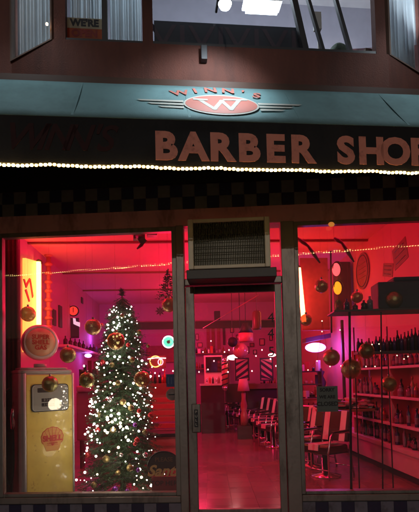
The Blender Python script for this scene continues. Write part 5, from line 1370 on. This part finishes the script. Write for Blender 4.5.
# small framed pictures on the back wall and the left wall
PIC = [(232, 330), (238, 337), (252, 345), (262, 342), (271, 338), (284, 345), (255, 352), (247, 350), (283, 333), (197, 337), (200, 345)]
pl_ = ['left of the hanging lantern, upper', 'just under the lamp rod', 'below the pink lantern', 'below the cylinder lamp', 'beside the middle door number', 'right of the door number', 'between the striped panels, lower', 'above the left striped panel', 'right of the cylinder lamp', 'at the left door stile, upper', 'at the left door stile, lower']
for (x, y_), lab in zip(PIC, pl_):
    w = random.uniform(3, 6); h = random.uniform(4, 7); a, c = IU(x-w/2, y_-h/2, VB-.04), IU(x+w/2, y_+h/2, VB-.04)
    o = thing('picture', 'small framed picture on the back wall '+lab, 'picture', pt(FI, (a[0]+c[0])/2, VB-.04, c[1]))
    b = MB(); b.span(FI, a[0], c[0], VB-.04, VB-.01, c[1], a[1]); b.build('frame', M['dark'], o)
    b = MB(); b.span(FI, a[0]+.025, c[0]-.025, VB-.045, VB-.041, c[1]+.025, a[1]-.025); b.build('print', M[random.choice(['poster', 'magenta', 'paper', 'pinkg'])], o)
vb0 = None
for px, py, v in ((208, 369.5, 12.7), (214, 361, 13.1), (224.5, 352, 13), (229, 350, 12.6), (237.5, 348.5, 12.2), (247, 364, 12.2), (252, 371, 12.4), (270.5, 359, 11.7), (276, 366, 11.5), (203, 352, 13.4), (211, 341, 14), (256, 356, 13), (262, 350, 13), (199, 372, 13), (228, 372, 12.2), (150.5, 377, 11.3), (155, 373, 11.4), (159, 376, 11.4), (163, 370, 11.4), (173, 371, 11.4), (176, 379, 11.4), (152, 367, 11.4), (105, 352, 12.5), (84, 366, 8.1), (97, 383, 8.1)):
    p = IP(px, py, v)
    if vb0 is None:
        b = MB(); b.sphere((0, 0, 0), .022, 8, .8, .8, 1); vb0 = b.build('vanity_bulb', em('vanity_glow', (1, .55, .55), 6, False)); c = vb0
    else: c = vb0.copy(); COL.objects.link(c)
    c.location = p - V((0, 0, .022)); c.rotation_euler = (0, 0, px)
    where = 'seen through the door at the back of the shop' if px > 185 else ('among the bottles right of the tree' if px > 140 else 'on the left side of the tree')
    tag(c, 'tiny pink white bulb '+where, 'bulb', 'tiny bulbs '+where)
# ceiling fan-ish / security camera near window head (photo 135-160, 235-245)
for (px, py, s_, lab) in ((139, 236, .12, 'grey security camera under the left window head'), (152, 233, .10, 'dark small box beside the security camera at the window head')):
    q = hit(FS, px, py, .3); b = MB(); b.box(q, (s_*1.0, .1, s_*.7), .2); b.tube([q, V((q.x, q.y, ZC))], .008, 6)
    if s_ > .11: b.tube([q+V((0, -.05, -.02)), q+V((.06, -.16, -.10))], .035, 12)
    tag(b.build('security_camera' if s_ > .11 else 'sensor_box', mat('grey_plastic', (.15, .1, .1), .5), None), lab, 'camera' if s_ > .11 else 'sensor')
# orange jack-o-lantern-like warm lamp near right window head (333,225)
q = SU(331, 225, -.03); 
b = MB(); b.sphere(pt(FS, q[0], -.05, q[1]), .022, 12, 1.4, .5, 1.1); tag(b.build('marker_lamp', em('dim_orange_glow', (1, .35, .06), .45, False), None), 'faint orange marker lamp on the header above the right window', 'lamp')
# wall shelf of clutter on left between pump and tree: red table
b_ = back_box('red_bench', 76, 392, 104, 440, 6.6, .5, mat('magenta_bench', (.4, .06, .16), .45), 'dim magenta bench between the gas pump and the tree', 'bench', bevel=.02)
back_box('bench_cushion', 76, 386, 104, 391.5, 6.55, .55, mat('magenta_cushion', (.55, .12, .3), .5), 'magenta cushion lying on the bench left of the tree', 'cushion', bevel=.02)
for i, (x, y) in enumerate(((80, 371), (92, 369), (99, 372))):
    back_box('figurine', x, y, x+5, 385.5, 6.7, .15, M[('ink', 'dark', 'wood')[i]], ('black', 'dark brown', 'reddish')[i]+' box standing on the magenta cushion', 'box', bevel=.01)

# ================================================================== CAMERA, WORLD, RENDER
cam = bpy.data.cameras.new('camera'); co = bpy.data.objects.new('camera', cam); COL.objects.link(co)
co.matrix_world = Matrix(((cr.x, cu.x, -fwd.x, EYE.x), (cr.y, cu.y, -fwd.y, EYE.y), (cr.z, cu.z, -fwd.z, EYE.z), (0, 0, 0, 1)))
cam.sensor_fit = 'VERTICAL'; cam.sensor_height = 24; cam.lens = FPX/512*24; cam.shift_y = (PPY-256)/512; cam.clip_start = .05; cam.clip_end = 800
sc.camera = co
w = bpy.data.worlds.new('World'); sc.world = w; w.use_nodes = True; nt = w.node_tree
bg = nt.nodes['Background']; sky = nt.nodes.new('ShaderNodeTexSky'); sky.sky_type = 'NISHITA'; sky.sun_disc = False
sky.sun_elevation = R(-3); sky.sun_rotation = R(182)
nt.links.new(sky.outputs[0], bg.inputs[0]); bg.inputs[1].default_value = .13
sun = light('sun', 'SUN', (-.6, -8, 3.9), .30, (1, .86, .74)); sun.data.angle = R(.5); aim(sun, (0, 4, 1.2))
sc.view_settings.view_transform = 'Standard'; sc.view_settings.look = 'None'; sc.view_settings.exposure = 0; sc.view_settings.gamma = 1; sc.view_settings.use_curve_mapping = False
sc.cycles.use_denoising = True
sc.cycles.max_bounces = 7; sc.cycles.transparent_max_bounces = 12; sc.cycles.diffuse_bounces = 3; sc.cycles.glossy_bounces = 3
sc.cycles.sample_clamp_indirect = 4; sc.cycles.caustics_reflective = False; sc.cycles.caustics_refractive = False
